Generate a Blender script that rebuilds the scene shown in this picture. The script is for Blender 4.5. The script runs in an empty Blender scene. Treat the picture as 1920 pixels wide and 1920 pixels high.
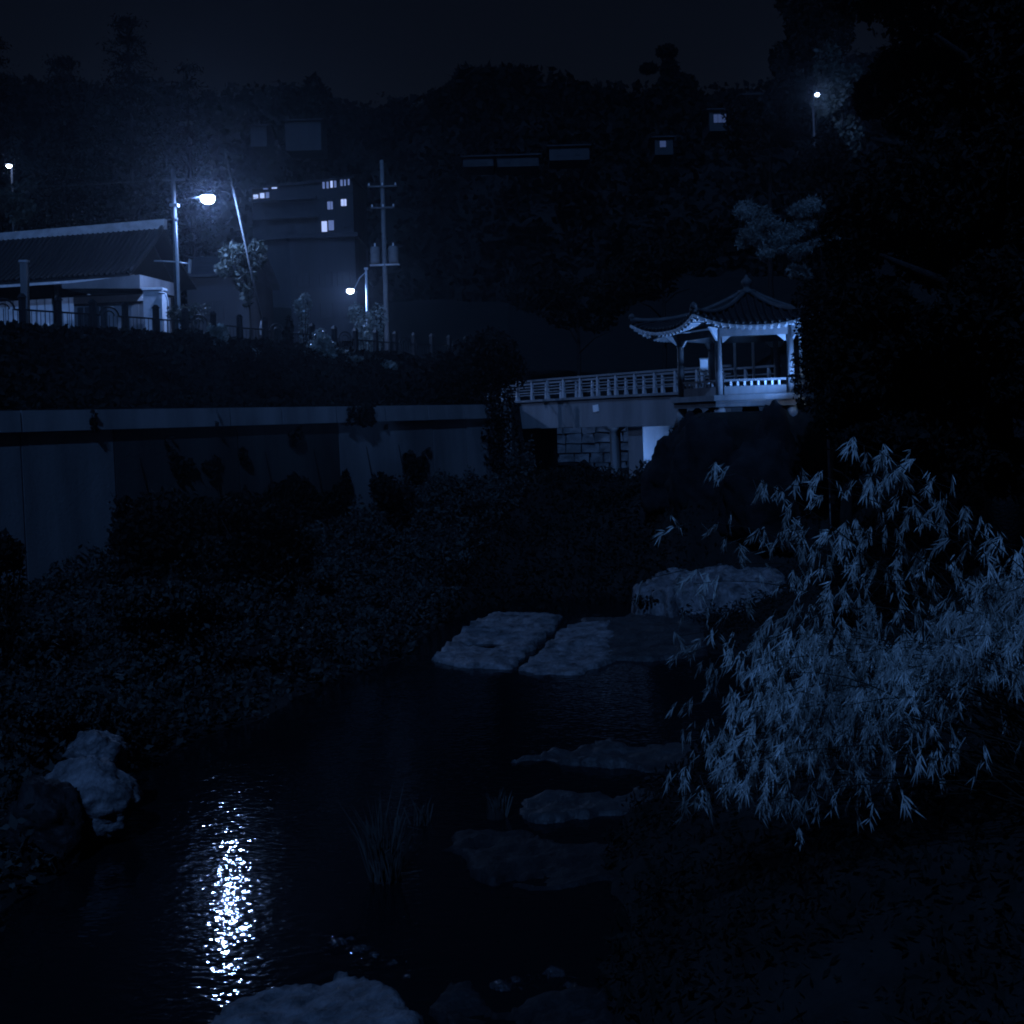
import bpy, bmesh, math, random
import numpy as np
from mathutils import Vector, Matrix, noise

R = math.radians
S = bpy.context.scene
C = S.collection
rng = np.random.default_rng(7)
random.seed(7)

# ------------------------------------------------------------------ camera, sky, stand-in sun, exposure
F = 2318.0                     # focal length in photograph pixels (1920 wide)
EYE = 6.0                      # eye height above the stream
HZ = 790.0                     # photograph row of the horizon
cd = bpy.data.cameras.new("camera")
cam = bpy.data.objects.new("camera", cd); C.objects.link(cam)
ROLL = R(1.75)                 # the photograph was held slightly tilted
cam.location = (0, 0, EYE); cam.rotation_euler = (Matrix.Rotation(R(90), 3, 'X') @ Matrix.Rotation(-ROLL, 3, 'Z')).to_euler()
cd.sensor_width = 36; cd.lens = 36 * F / 1920
cd.shift_y = -(960 - HZ) / 1920
cd.clip_start = 0.1; cd.clip_end = 3000
S.camera = cam

FILL_AZ, FILL_EL = R(-12), R(48)       # behind the viewer, a little to the left
fill_dir = Vector((math.sin(FILL_AZ) * math.cos(FILL_EL), -math.cos(FILL_AZ) * math.cos(FILL_EL), math.sin(FILL_EL)))
w = bpy.data.worlds.new("World"); S.world = w; w.use_nodes = True
nt = w.node_tree; nt.nodes.clear()
sky = nt.nodes.new("ShaderNodeTexSky"); sky.sky_type = 'NISHITA'; sky.sun_disc = False
sky.sun_elevation = FILL_EL; sky.sun_rotation = math.pi - FILL_AZ
sky.air_density = 1.0; sky.dust_density = 0.4; sky.ozone_density = 2.0
tint = nt.nodes.new("ShaderNodeMix"); tint.data_type = 'RGBA'; tint.blend_type = 'MULTIPLY'
tint.inputs[0].default_value = 1.0; tint.inputs[7].default_value = (0.80, 0.72, 0.86, 1)
bg = nt.nodes.new("ShaderNodeBackground"); bg.inputs[1].default_value = 0.0015
wo = nt.nodes.new("ShaderNodeOutputWorld")
nt.links.new(sky.outputs[0], tint.inputs[6]); nt.links.new(tint.outputs[2], bg.inputs[0]); nt.links.new(bg.outputs[0], wo.inputs[0])

BLUE = (0.145, 0.37, 1.0)
md = bpy.data.lights.new("fill_sun", 'SUN'); md.energy = 1.2; md.color = BLUE; md.angle = R(0.6)  # added sun standing in for the unseen light on the near bank
fill_sun = bpy.data.objects.new("fill_sun", md); C.objects.link(fill_sun)
fill_sun.rotation_euler = fill_dir.to_track_quat('Z', 'Y').to_euler()
fill_sun.location = fill_dir * 60

S.view_settings.view_transform = 'Standard'; S.view_settings.look = 'None'
S.view_settings.exposure = 0; S.view_settings.gamma = 1; S.view_settings.use_curve_mapping = False
S.render.engine = 'CYCLES'
S.cycles.use_denoising = True; S.cycles.filter_width = 1.9
S.cycles.max_bounces = 5; S.cycles.diffuse_bounces = 2; S.cycles.glossy_bounces = 3
S.cycles.transmission_bounces = 3; S.cycles.volume_bounces = 0; S.cycles.transparent_max_bounces = 6
S.cycles.sample_clamp_indirect = 4.0
S.cycles.caustics_reflective = False; S.cycles.caustics_refractive = False

# ------------------------------------------------------------------ helpers
def P(u, v, d):
    """a point of the place seen at photograph pixel (u, v), d metres ahead"""
    u, v = un(u, v)
    return Vector(((u - 960) / F * d, d, EYE + (HZ - v) / F * d))
def un(u, v):
    """pixel with the camera's tilt taken out"""
    a, b = u - 960, v - HZ
    return 960 + a * math.cos(ROLL) - b * math.sin(ROLL), HZ + a * math.sin(ROLL) + b * math.cos(ROLL)
def G(u, v, z=0.0):
    """the point at height z seen at pixel (u, v)"""
    return P(u, v, (EYE - z) * F / (un(u, v)[1] - HZ))
def fbm(x, y, z=0.0, o=4):
    return noise.fractal(Vector((x, y, z)), 0.9, 2.1, o)

def mesh(name, verts, faces, smooth=False):
    m = bpy.data.meshes.new(name); m.from_pydata([tuple(v) for v in verts], [], faces); m.update()
    if smooth: m.shade_smooth()
    return m
def tag(o, label=None, cat=None, group=None, kind=None):
    if label: o["label"] = label
    if cat: o["category"] = cat
    if group: o["group"] = group
    if kind: o["kind"] = kind
    return o
def add(name, m, mat=None, parent=None, loc=(0, 0, 0), rot=(0, 0, 0), world=False):
    o = bpy.data.objects.new(name, m); C.objects.link(o)
    if mat is not None and m is not None and len(m.materials) == 0: m.materials.append(mat)
    if parent is not None:
        o.parent = parent
        if world:
            q = Vector(); p = parent
            while p is not None: q += p.location; p = p.parent
            o.location = -q; return o
    o.location = loc; o.rotation_euler = rot
    return o
def thing(name, label, cat, loc=(0, 0, 0), rz=0.0, group=None):
    o = add(name, None, loc=loc, rot=(0, 0, rz)); o.empty_display_size = 0.3
    return tag(o, label, cat, group)

class MB:
    def __init__(s): s.v = []; s.f = []
    def quad(s, a, b, c, d):
        n = len(s.v); s.v += [a, b, c, d]; s.f.append((n, n + 1, n + 2, n + 3)); return s
    def hexa(s, p):            # 8 corners: bottom 4 ccw, top 4 ccw
        n = len(s.v); s.v += [tuple(q) for q in p]
        for f in ((3, 2, 1, 0), (4, 5, 6, 7), (0, 1, 5, 4), (1, 2, 6, 5), (2, 3, 7, 6), (3, 0, 4, 7)):
            s.f.append(tuple(n + i for i in f))
        return s
    def box(s, x0, x1, y0, y1, z0, z1):
        return s.hexa([(x0, y0, z0), (x1, y0, z0), (x1, y1, z0), (x0, y1, z0), (x0, y0, z1), (x1, y0, z1), (x1, y1, z1), (x0, y1, z1)])
    def beam(s, a, b, wd, h, up=(0, 0, 1)):     # box from a to b, wd wide, h high, centred
        a = Vector(a); b = Vector(b); d = (b - a).normalized(); u = Vector(up)
        x = d.cross(u).normalized(); z = x.cross(d).normalized()
        x *= wd / 2; z *= h / 2
        return s.hexa([a - x - z, a + x - z, b + x - z, b - x - z, a - x + z, a + x + z, b + x + z, b - x + z])
    def tube(s, pts, rad, n=8, cap=True):
        pts = [Vector(p) for p in pts]
        if not hasattr(rad, '__len__'): rad = [rad] * len(pts)
        base = len(s.v)
        for i, p in enumerate(pts):
            d = (pts[min(i + 1, len(pts) - 1)] - pts[max(i - 1, 0)]).normalized()
            a = d.orthogonal().normalized() if abs(d.z) < .999 else Vector((1, 0, 0))
            if i == 0: ref = a
            a = (ref - d * ref.dot(d)).normalized(); ref = a; b = d.cross(a)
            for k in range(n):
                t = 2 * math.pi * k / n
                s.v.append(tuple(p + (a * math.cos(t) + b * math.sin(t)) * rad[i]))
        for i in range(len(pts) - 1):
            for k in range(n):
                k2 = (k + 1) % n
                s.f.append((base + i * n + k, base + i * n + k2, base + (i + 1) * n + k2, base + (i + 1) * n + k))
        if cap:
            s.f.append(tuple(base + k for k in range(n))[::-1])
            s.f.append(tuple(base + (len(pts) - 1) * n + k for k in range(n)))
        return s
    def lathe(s, prof, n=16, c=(0, 0, 0)):
        base = len(s.v)
        for r, z in prof:
            for k in range(n):
                t = 2 * math.pi * k / n; s.v.append((c[0] + r * math.cos(t), c[1] + r * math.sin(t), c[2] + z))
        for i in range(len(prof) - 1):
            for k in range(n):
                k2 = (k + 1) % n
                s.f.append((base + i * n + k, base + i * n + k2, base + (i + 1) * n + k2, base + (i + 1) * n + k))
        return s
    def m(s, name, smooth=False): return mesh(name, s.v, s.f, smooth)
    def part(s, name, mat, parent, smooth=False, world=False): return add(name, s.m(name, smooth), mat, parent, world=world)

# ------------------------------------------------------------------ materials
def mat(name, col, rough=0.8, spec=0.3, var=0.35, scale=2.0, bump=0.0, bscale=20.0, trans=0.0, coat=0.0, streak=False, obj=False):
    m = bpy.data.materials.new(name); m.use_nodes = True
    n = m.node_tree; b = n.nodes["Principled BSDF"]; L = n.links.new
    b.inputs["Roughness"].default_value = rough; b.inputs["Specular IOR Level"].default_value = spec
    tc = n.nodes.new("ShaderNodeTexCoord" if obj else "ShaderNodeNewGeometry")
    src = tc.outputs["Object"] if obj else tc.outputs["Position"]
    if streak:
        mp = n.nodes.new("ShaderNodeMapping"); mp.inputs["Scale"].default_value = (1, 1, .18); L(src, mp.inputs[0]); src2 = mp.outputs[0]
    else: src2 = src
    t = n.nodes.new("ShaderNodeTexNoise"); t.inputs["Scale"].default_value = scale; t.inputs["Detail"].default_value = 6
    t.inputs["Roughness"].default_value = .62; L(src2, t.inputs["Vector"])
    r = n.nodes.new("ShaderNodeMapRange"); r.inputs[1].default_value = .3; r.inputs[2].default_value = .7
    r.inputs[3].default_value = 1 - var; r.inputs[4].default_value = 1 + var; L(t.outputs[0], r.inputs[0])
    x = n.nodes.new("ShaderNodeVectorMath"); x.operation = 'SCALE'; x.inputs[0].default_value = col; L(r.outputs[0], x.inputs["Scale"])
    L(x.outputs[0], b.inputs["Base Color"])
    if bump:
        t2 = n.nodes.new("ShaderNodeTexNoise"); t2.inputs["Scale"].default_value = bscale; t2.inputs["Detail"].default_value = 5; L(src, t2.inputs["Vector"])
        bp = n.nodes.new("ShaderNodeBump"); bp.inputs["Strength"].default_value = bump; bp.inputs["Distance"].default_value = .05
        L(t2.outputs[0], bp.inputs["Height"]); L(bp.outputs[0], b.inputs["Normal"])
    if coat: b.inputs["Coat Weight"].default_value = coat; b.inputs["Coat Roughness"].default_value = .15
    if trans:
        tr = n.nodes.new("ShaderNodeBsdfTranslucent"); L(x.outputs[0], tr.inputs[0])
        mx = n.nodes.new("ShaderNodeMixShader"); mx.inputs[0].default_value = trans
        out = n.nodes["Material Output"]; L(b.outputs[0], mx.inputs[1]); L(tr.outputs[0], mx.inputs[2]); L(mx.outputs[0], out.inputs[0])
    return m
def emit(name, col, k):
    m = bpy.data.materials.new(name); m.use_nodes = True; n = m.node_tree; n.nodes.clear()
    e = n.nodes.new("ShaderNodeEmission"); e.inputs[0].default_value = (*col, 1); e.inputs[1].default_value = k
    o = n.nodes.new("ShaderNodeOutputMaterial"); n.links.new(e.outputs[0], o.inputs[0]); return m

M = dict(
    hip=mat("hip_ridge_tile", (.05, .05, .053), .7, .3, .3, 3.0),
    soil=mat("dark_soil", (.011, .0115, .011), .95, .1, .5, 1.2, .6, 6),
    concrete=mat("concrete", (.165, .165, .17), .85, .25, .35, .7, .15, 14, streak=True),
    darkc=mat("dark_concrete", (.035, .037, .036), .95, .15, .6, .5, .3, 9, streak=True),  # darker concrete for the wall's middle panels
    glint=mat("glossy_lamplit_leaf", (.22, .25, .23), .3, .5, .6, 3.0, trans=.4),  # pale leaf tone paints the lamplight on the lit bushes
    wallc=mat("stained_concrete", (.12, .12, .125), .9, .2, .5, .45, .2, 10, streak=True),
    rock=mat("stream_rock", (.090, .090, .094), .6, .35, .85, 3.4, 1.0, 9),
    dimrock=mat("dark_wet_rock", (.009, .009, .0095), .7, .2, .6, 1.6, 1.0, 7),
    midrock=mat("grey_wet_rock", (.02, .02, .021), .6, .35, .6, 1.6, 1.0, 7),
    cliff=mat("cliff_rock", (.012, .012, .013), .9, .1, .5, 1.0, .8, 4),
    tile=mat("grey_roof_tile", (.014, .014, .015), .65, .2, .3, 3.0, .1, 30),
    ridge=mat("pale_ridge_plaster", (.26, .26, .26), .8, .2, .3, 2.0),
    wood=mat("painted_timber", (.17, .17, .175), .6, .3, .25, 3.0, .1, 25, streak=True),
    railp=mat("pale_rail_concrete", (.33, .33, .34), .8, .2, .25, 3.0),
    pale=mat("pale_painted_timber", (.5, .5, .51), .6, .3, .2, 3.0),
    bankstone=mat("bank_stone", (.12, .12, .125), .9, .2, .6, 1.2, .5, 8),
    stone=mat("granite", (.34, .34, .35), .8, .3, .3, 3.0, .3, 25),
    plaster=mat("white_plaster", (.16, .16, .165), .8, .2, .35, 1.0, .05, 30, streak=True),
    white=mat("white_paint", (.75, .75, .76), .45, .4, .1, 4.0),
    metal=mat("galvanised_steel", (.42, .43, .45), .4, .5, .15, 6.0),
    iron=mat("black_iron", (.015, .015, .017), .6, .3, .2, 5.0),
    pole=mat("weathered_concrete_pole", (.13, .13, .13), .85, .2, .2, 4.0),
    darkpole=mat("dark_steel_pole", (.07, .07, .075), .6, .3, .2, 4.0),
    asphalt=mat("asphalt", (.05, .05, .052), .9, .2, .2, 2.0, .3, 40),
    bark=mat("bark", (.014, .0135, .013), .9, .1, .4, 6.0, .6, 18, streak=True),
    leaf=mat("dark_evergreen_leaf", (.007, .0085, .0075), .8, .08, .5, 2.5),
    leafm=mat("broad_leaf", (.055, .065, .055), .6, .3, .5, 3.0, trans=.25),
    under=mat("undergrowth_leaf", (.022, .0255, .0235), .7, .2, .55, 1.5),
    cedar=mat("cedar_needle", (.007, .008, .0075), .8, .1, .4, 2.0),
    needle=mat("pine_needle", (.17, .19, .18), .7, .25, .4, 2.0, trans=.2),
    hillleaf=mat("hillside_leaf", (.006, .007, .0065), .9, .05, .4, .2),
    bamboo=mat("bamboo_leaf", (.42, .46, .44), .4, .45, .8, 1.1, trans=.3),
    culm=mat("bamboo_culm", (.014, .016, .013), .9, .1, .3, 8.0),
    reed=mat("reed_blade", (.055, .06, .055), .7, .3, .4, 4.0, trans=.3),
    house=mat("far_house_render", (.055, .055, .058), .9, .1, .25, .4, streak=True),
    hroof=mat("far_house_roof", (.05, .05, .055), .8, .2, .3, 1.0),
    dglass=mat("dark_window_glass", (.02, .022, .025), .45, .5, .1, 2.0),
    lit=emit("lit_window", (.42, .55, 1.0), 1.1),
    litdim=emit("dim_lit_window", (.25, .38, .9), .42),
    litfar=emit("far_dim_window", (.2, .34, .9), .16),
    lamp=emit("lamp_glass", (.75, .85, 1.0), 14.0),
)
n = M["lamp"].node_tree; tr = n.nodes.new("ShaderNodeBsdfTransparent"); ad = n.nodes.new("ShaderNodeAddShader")   # glowing clear glass
n.links.new(n.nodes["Emission"].outputs[0], ad.inputs[0]); n.links.new(tr.outputs[0], ad.inputs[1]); n.links.new(ad.outputs[0], n.nodes["Material Output"].inputs[0])
M["lamp"].cycles.emission_sampling = 'NONE'

# ------------------------------------------------------------------ the ground
def I(x, pts):
    return float(np.interp(x, [p[0] for p in pts], [p[1] for p in pts]))
LE = [(-30, -9), (8, -7), (15, -6.3), (22, -7), (31.6, -3.2), (40, -2), (46, -.5), (56, 2.6), (64, 3.4), (90, 5), (140, 6)]
RE = [(-30, .6), (10, .7), (13, 1.0), (17, 1.5), (20, 2.0), (24, 4.6), (29, 6), (32, 5.2), (36, 4.6), (42, 5.2), (56, 6.2), (64, 8), (90, 11), (140, 14)]
WA = [(-30, -57.5), (35, -14.5), (56, -.6), (67, .4), (90, 3), (140, 4.5)]
WB = [(14, 1.2), (35, 1.75), (39, 2.2), (56, 2.85), (90, 3.4)]        # ground at the wall's foot
def EL(y): return I(y, LE) + .55 * fbm(y * .38, 3.3) * (1 if y < 40 else .3)
def ER(y): return I(y, RE) + (.75 * fbm(y * .42, 7.7) + .25 * fbm(y * 1.6, 1.7)) * (1 if y < 36 else .2)
def sm(t): t = max(0., min(1., t)); return t * t * (3 - 2 * t)
def ridge_z(x):
    """height of the wooded ridge 320 m away"""
    u = 960 + x / 320 * F
    v = I(u, [un(*q) for q in [(-900, 150), (0, 175), (300, 205), (420, 215), (560, 205), (700, 232), (800, 215), (860, 185), (930, 172), (1000, 182), (1100, 192), (1250, 210), (1400, 205), (1600, 150), (2600, 120)]])
    return EYE + (HZ - v - 26) / F * 320
def up_(y): return 3.35 * sm((y - 37) / 15)      # the bed climbs in low falls towards the bridge
def height(x, y):
    xl, xr, xw = EL(y), ER(y), I(y, WA)
    nz = fbm(x * .35, y * .35) * .22
    if xl < x < xr:
        e = min(x - xl, xr - x); z = -.75 * sm(e / 1.2) - .02 + nz * .15 + up_(y) * (1 + nz)
    elif x <= xl:
        t = (xl - x) / max(.6, xl - xw)
        if t < 1: z = max(I(y, WB) * (t ** .8), up_(y) * .97) + nz * sm(t * 4) * (1 - sm((t - .8) * 5))
        else:
            off = (xw - x) * (.83 if y < 56 else .99)
            z = I(y, WB) + (6.4 - I(y, WB)) * sm((off - .25) / .5) if off < .75 else 6.4 + 2.65 * sm((off - 1.0) / 3.6) + .4 * sm((58 - y) / 14)
            if y > 62: z = max(z, 6.4 + .6 * sm((y - 60) / 4)) if off < .75 else z
    else:
        b = x - xr
        z = .52 * b; z = max(4.6 * (1 - math.exp(-z / 4.6)) + nz * sm(b / 1.5), up_(y) * .98)
        q_ = sm((y - 34) / 2) * (1 - sm((y - 41.8) / 1.2)); z *= 1 - .8 * q_ * (1 - sm((x - 9) / 2.5))
        m_ = sm((x - 5.3 - 2.2 * sm((y - 48) / 6)) / 1.3) * sm((y - 42.0) / 1.6) * (1 - sm((y - 56) / 5) * .0)
        z = z + (6.1 + max(0, x - 12.5) * .75 * sm((y - 42) / 10) - z) * m_
        if y < 40: z += max(0, x - 7.5) * .35 * sm((y - 12) / 10)
    if y > 90:
        base = 9.05 + 16 * sm((y - 100) / 110) if x < 0 else 9.05 + 18 * sm((y - 95) / 110)
        z = z + (base - z) * sm((y - 90) / 25)
        rz = ridge_z(x)
        z += max(0, rz - 25) * sm((y - 205) / 115)
        z += fbm(x * .02, y * .02) * 3 * sm((y - 120) / 60)
    return z
def axis(a, b, step, lo, hi, g=1.16):
    c = list(np.arange(a, b + 1e-6, step)); s = step; q = c[0]
    while q > lo: s *= g; q -= s; c.insert(0, q)
    s = step; q = c[-1]
    while q < hi: s *= g; q += s; c.append(q)
    return c
xs = axis(-34, 26, .4, -700, 700); ys = axis(2, 74, .4, -60, 420, 1.07)
ys += [520, 700, 1000, 1600]
nx, ny = len(xs), len(ys)
V = [(x, y, height(x, y)) for y in ys for x in xs]
Fc = [(j * nx + i, j * nx + i + 1, (j + 1) * nx + i + 1, (j + 1) * nx + i) for j in range(ny - 1) for i in range(nx - 1)]
add("ground", mesh("ground", V, Fc, True), M["soil"])["kind"] = "structure"

# the stream
wm = bpy.data.materials.new("stream_water"); wm.use_nodes = True
n = wm.node_tree; b = n.nodes["Principled BSDF"]; L = n.links.new
b.inputs["Base Color"].default_value = (.004, .005, .006, 1); b.inputs["Roughness"].default_value = .04; b.inputs["IOR"].default_value = 1.33
geo = n.nodes.new("ShaderNodeNewGeometry")
def ripples(scale, sx, sy, detail, rot):
    mp = n.nodes.new("ShaderNodeMapping"); mp.inputs["Scale"].default_value = (sx, sy, 1); mp.inputs["Rotation"].default_value = (0, 0, rot); L(geo.outputs["Position"], mp.inputs[0])
    t = n.nodes.new("ShaderNodeTexNoise"); t.inputs["Scale"].default_value = scale; t.inputs["Detail"].default_value = detail; t.inputs["Roughness"].default_value = .5; L(mp.outputs[0], t.inputs["Vector"]); return t
a = ripples(8.5, .7, 1.0, 1.0, .25); c = ripples(1.5, .8, 1.0, 2.0, -.3)
ma = n.nodes.new("ShaderNodeMath"); ma.operation = 'MULTIPLY_ADD'; L(c.outputs[0], ma.inputs[0]); ma.inputs[1].default_value = 1.6; L(a.outputs[0], ma.inputs[2])
bp = n.nodes.new("ShaderNodeBump"); bp.inputs["Strength"].default_value = 1.0; bp.inputs["Distance"].default_value = .0072
L(ma.outputs[0], bp.inputs["Height"]); L(bp.outputs[0], b.inputs["Normal"])
add("water", mesh("water", [(-60, -40, 0), (60, -40, 0), (60, 110, 0), (-60, 110, 0)], [(0, 1, 2, 3)]), wm)["kind"] = "structure"

# the road on the left terrace
ro = MB()
pts = [(-44, 30), (-29.5, 50), (-16, 66), (-10, 80), (-8, 98)]
for (ax, ay), (bx, by) in zip(pts, pts[1:]):
    ro.quad((ax, ay, 9.075), (ax + 5.5, ay - 2.5, 9.075), (bx + 5.5, by - 2.5, 9.075), (bx, by, 9.075))
ro.part("road", M["asphalt"], None)["kind"] = "structure"

# ------------------------------------------------------------------ foliage helpers
def leaves(name, cen, size, asp=.5, droop=.0, jit=.35, flat=0.0):
    """one mesh of small rhombic leaves at the given centres"""
    cen = np.asarray(cen, float); n_ = len(cen)
    d = rng.normal(size=(n_, 3)); d[:, 2] = d[:, 2] * (1 - flat) - droop; d /= np.linalg.norm(d, axis=1)[:, None] + 1e-9
    q = rng.normal(size=(n_, 3)); s_ = np.cross(d, q); s_ /= np.linalg.norm(s_, axis=1)[:, None] + 1e-9
    L_ = (size * (1 + jit * rng.normal(size=n_)).clip(.4, 2))[:, None]
    a = cen - d * L_ * .5; b = cen + s_ * L_ * asp * .5 - d * L_ * .08; c_ = cen + d * L_ * .5; e = cen - s_ * L_ * asp * .5 - d * L_ * .08
    v = np.stack([a, b, c_, e], 1).reshape(-1, 3).astype(np.float32)
    me = bpy.data.meshes.new(name); me.vertices.add(4 * n_); me.vertices.foreach_set("co", v.ravel())
    me.loops.add(4 * n_); me.loops.foreach_set("vertex_index", np.arange(4 * n_, dtype=np.int32))
    me.polygons.add(n_); me.polygons.foreach_set("loop_start", np.arange(0, 4 * n_, 4, dtype=np.int32))
    me.polygons.foreach_set("loop_total", np.full(n_, 4, dtype=np.int32)); me.update(); me.validate(); return me
def blob(c, r, n_, shell=.45):
    """points in an uneven ball"""
    d = rng.normal(size=(n_, 3)); d /= np.linalg.norm(d, axis=1)[:, None]
    t = (shell + (1 - shell) * rng.random(n_)) ** .6
    return np.asarray(c) + d * np.asarray(r) * t[:, None]
def clumps(c, r, k, n_, cr=.35):
    """a crown: k clumps spread through an ellipsoid"""
    out = []; c = np.asarray(c, float); r = np.asarray(r, float)
    for _ in range(k):
        d = rng.normal(size=3); d /= np.linalg.norm(d); t = rng.random() ** .4
        out.append(blob(c + d * r * t * (1 - cr * .5), r * cr * (.6 + .7 * rng.random()), n_ // k))
    return np.concatenate(out)
def limbs(mb, base, top, r0, k, spread, zlo=.35):
    base = Vector(base); top = Vector(top); pts = []
    for i in range(7):
        t = i / 6; p = base.lerp(top, t); p.x += .12 * math.sin(5 * t + base.x); p.y += .12 * math.cos(4 * t); pts.append(p)
    mb.tube(pts, [r0 * (1 - .8 * i / 6) for i in range(7)], 8)
    for j in range(k):
        t = zlo + (1 - zlo) * (j + .5) / k; p = base.lerp(top, t); a = j * 2.4 + base.x
        q = p + Vector((math.cos(a), math.sin(a), .55)) * spread * (1.15 - t * .7)
        mb.tube([p, p.lerp(q, .5) + Vector((0, 0, .1 * spread)), q], [r0 * .4 * (1 - t * .5), r0 * .25, r0 * .1], 6)
def tree(name, label, base, top, crown_pts, leafsize, mat_l, cat="tree", group=None, r0=.25, k=7, spread=2.5, asp=.5, droop=0., zlo=.35):
    base = Vector(base); t = thing(name, label, cat, base, 0, group)
    mb = MB(); limbs(mb, base, top, r0, k, spread, zlo); mb.part("trunk", M["bark"], t, True, True)
    o = add("crown", leaves("crown", crown_pts, leafsize, asp, droop), M[mat_l], t, world=True); o["kind"] = "stuff"
    return t
def gz(x, y): return height(x, y)

# ------------------------------------------------------------------ far hill wood, far houses
cen = []
for _ in range(2600):
    y = 210 + 120 * rng.random() ** .7; x = (rng.random() - .5) * 340
    u = 960 + x / y * F
    if not -150 < u < 1950: continue
    r = 2.2 + 2.4 * rng.random(); z = gz(x, y)
    cen.append(blob((x, y, z + r * .8), (r, r, r * 1.25), 24, .5))
for u in np.arange(-60, 1960, 7.):
    d = 318 + 8 * rng.random(); x = (u - 960) / F * d; k = .5 + .5 * math.sin(u * .035) * math.sin(u * .013 + 1)
    r = 2 + 2.6 * rng.random() * (.5 + k)
    cen.append(blob((x, d, gz(x, d) + r * .8), (r, r, r * 1.3), 60, .3))
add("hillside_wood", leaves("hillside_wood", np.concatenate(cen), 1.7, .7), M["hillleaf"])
tag(bpy.data.objects["hillside_wood"], "dark wooded hillside forming the skyline behind the village", "wood", kind="stuff")

def far_tree(name, label, u, vtop, d, wpx, conifer=False, group="trees standing on the skyline"):
    x, _, zt = P(u, vtop, d); zb = min(gz(x, d), zt - 8); wd = wpx / F * d / 2
    if conifer:
        cp = []
        for i in range(16):
            t = i / 15; z = zb + (zt - zb) * (.25 + .75 * t); r = wd * (1.05 - t) + .3
            for a in range(5): cp.append(blob((x + r * .6 * math.cos(a * 1.3 + i), d + r * .6 * math.sin(a * 1.3 + i), z), (r * .55, r * .55, .8), 90))
        cp = np.concatenate(cp)
    else: cp = clumps((x, d, (zt * .7 + zb * .3)), (wd, wd, (zt - zb) * .33), 16, 4000)
    tree(name, label, (x, d, zb), (x, d, zt - .5), cp, wpx * .02 + .3, "hillleaf", r0=.35, spread=wd, group=group)
# a ragged tree with a bare shoulder and a crowned top stands alone on the ridge
d = 300; x, _, zt = P(1250, 85, d); zb = gz(x, d)
cp = np.concatenate([blob((x, d, zt - 1.5), (2.6, 2.6, 1.6), 500), blob((x + .5, d, zt - 6), (2.2, 2.2, 3), 700), blob((x - 4.5, d, zt - 5.5), (2.2, 2, 1.2), 400), blob((x + 2, d, zt - 10), (5.5, 5, 3), 1200), blob((x, d, zt - 14), (8, 6, 4), 1800)])
tree("ridge_tree", "ragged lone tree silhouetted on the ridge above the pavilion", (x, d, zb - 1), (x, d, zt - .5), cp, 1.3, "hillleaf", r0=.4, spread=2.5)
far_tree("broad_tree", "square-topped dark tree on skyline above the lit apartment block", 575, 150, 250, 110)
far_tree("broad_tree", "rounded dark tree crowning the middle of the ridge", 915, 140, 300, 190)
far_tree("broad_tree", "low bushy tree on skyline left of the ridge's highest crown", 815, 165, 290, 60)

def house(name, label, cx, d, u0, u1, vr, ve, vb, cat="house", gable=True, group=None, depth=8., mw="house"):
    """a house whose front spans u0..u1 with ridge, eave and base rows"""
    um, vm = (u0 + u1) / 2, (ve + vb) / 2; su, sv = un(um, vm)[0] - um, un(um, vm)[1] - vm
    x0 = (u0 + su - 960) / F * d; x1 = (u1 + su - 960) / F * d; zr, ze, zb = [EYE + (HZ - v - sv) / F * d for v in (vr, ve, vb)]
    t = thing(name, label, cat, ((x0 + x1) / 2, d, zb), 0, group); hw = (x1 - x0) / 2; H = ze - zb
    MB().box(-hw, hw, 0, depth, 0, H).part("wall", M[mw], t)
    mb = MB(); o = .45
    if gable:
        hr = zr - zb
        mb.hexa([(-hw - o, -o, H + .003), (hw + o, -o, H + .003), (hw + o, depth / 2, hr), (-hw - o, depth / 2, hr), (-hw - o, -o, H + .2), (hw + o, -o, H + .2), (hw + o, depth / 2, hr + .2), (-hw - o, depth / 2, hr + .2)])
        mb.hexa([(-hw - o, depth / 2, hr), (hw + o, depth / 2, hr), (hw + o, depth + o, H + .003), (-hw - o, depth + o, H + .003), (-hw - o, depth / 2, hr + .2), (hw + o, depth / 2, hr + .2), (hw + o, depth + o, H + .2), (-hw - o, depth + o, H + .2)])
        for s in (-1, 1):
            mb.v += [(s * (hw - .01), .02, H), (s * (hw - .01), depth - .02, H), (s * (hw - .01), depth / 2, hr)]; q = len(mb.v); mb.f.append((q - 3, q - 2, q - 1))
    else: mb.box(-hw - .3, hw + .3, -.3, depth + .3, H + .003, H + .35)
    mb.part("roof", M["hroof"], t)
    return t, hw, H
def window(t, x0, x1, z0, z1, lit="dglass", y=0., bars=1):
    w_ = MB()
    for a_, b_, c_, e_ in ((x0 - .06, x1 + .06, z0 - .06, z0), (x0 - .06, x1 + .06, z1, z1 + .06), (x0 - .06, x0, z0, z1), (x1, x1 + .06, z0, z1)):
        w_.box(a_, b_, y - .07, y - .002, c_, e_)
    f_ = w_.part("window", M["house"], t)
    k = bars + 1
    for i in range(k):
        a_ = x0 + (x1 - x0) * i / k + .03; b_ = x0 + (x1 - x0) * (i + 1) / k - .03
        MB().box(a_, b_, y - .03, y - .004, z0 + .02, z1 - .02).part("pane", M[lit], f_)
    return f_

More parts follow.
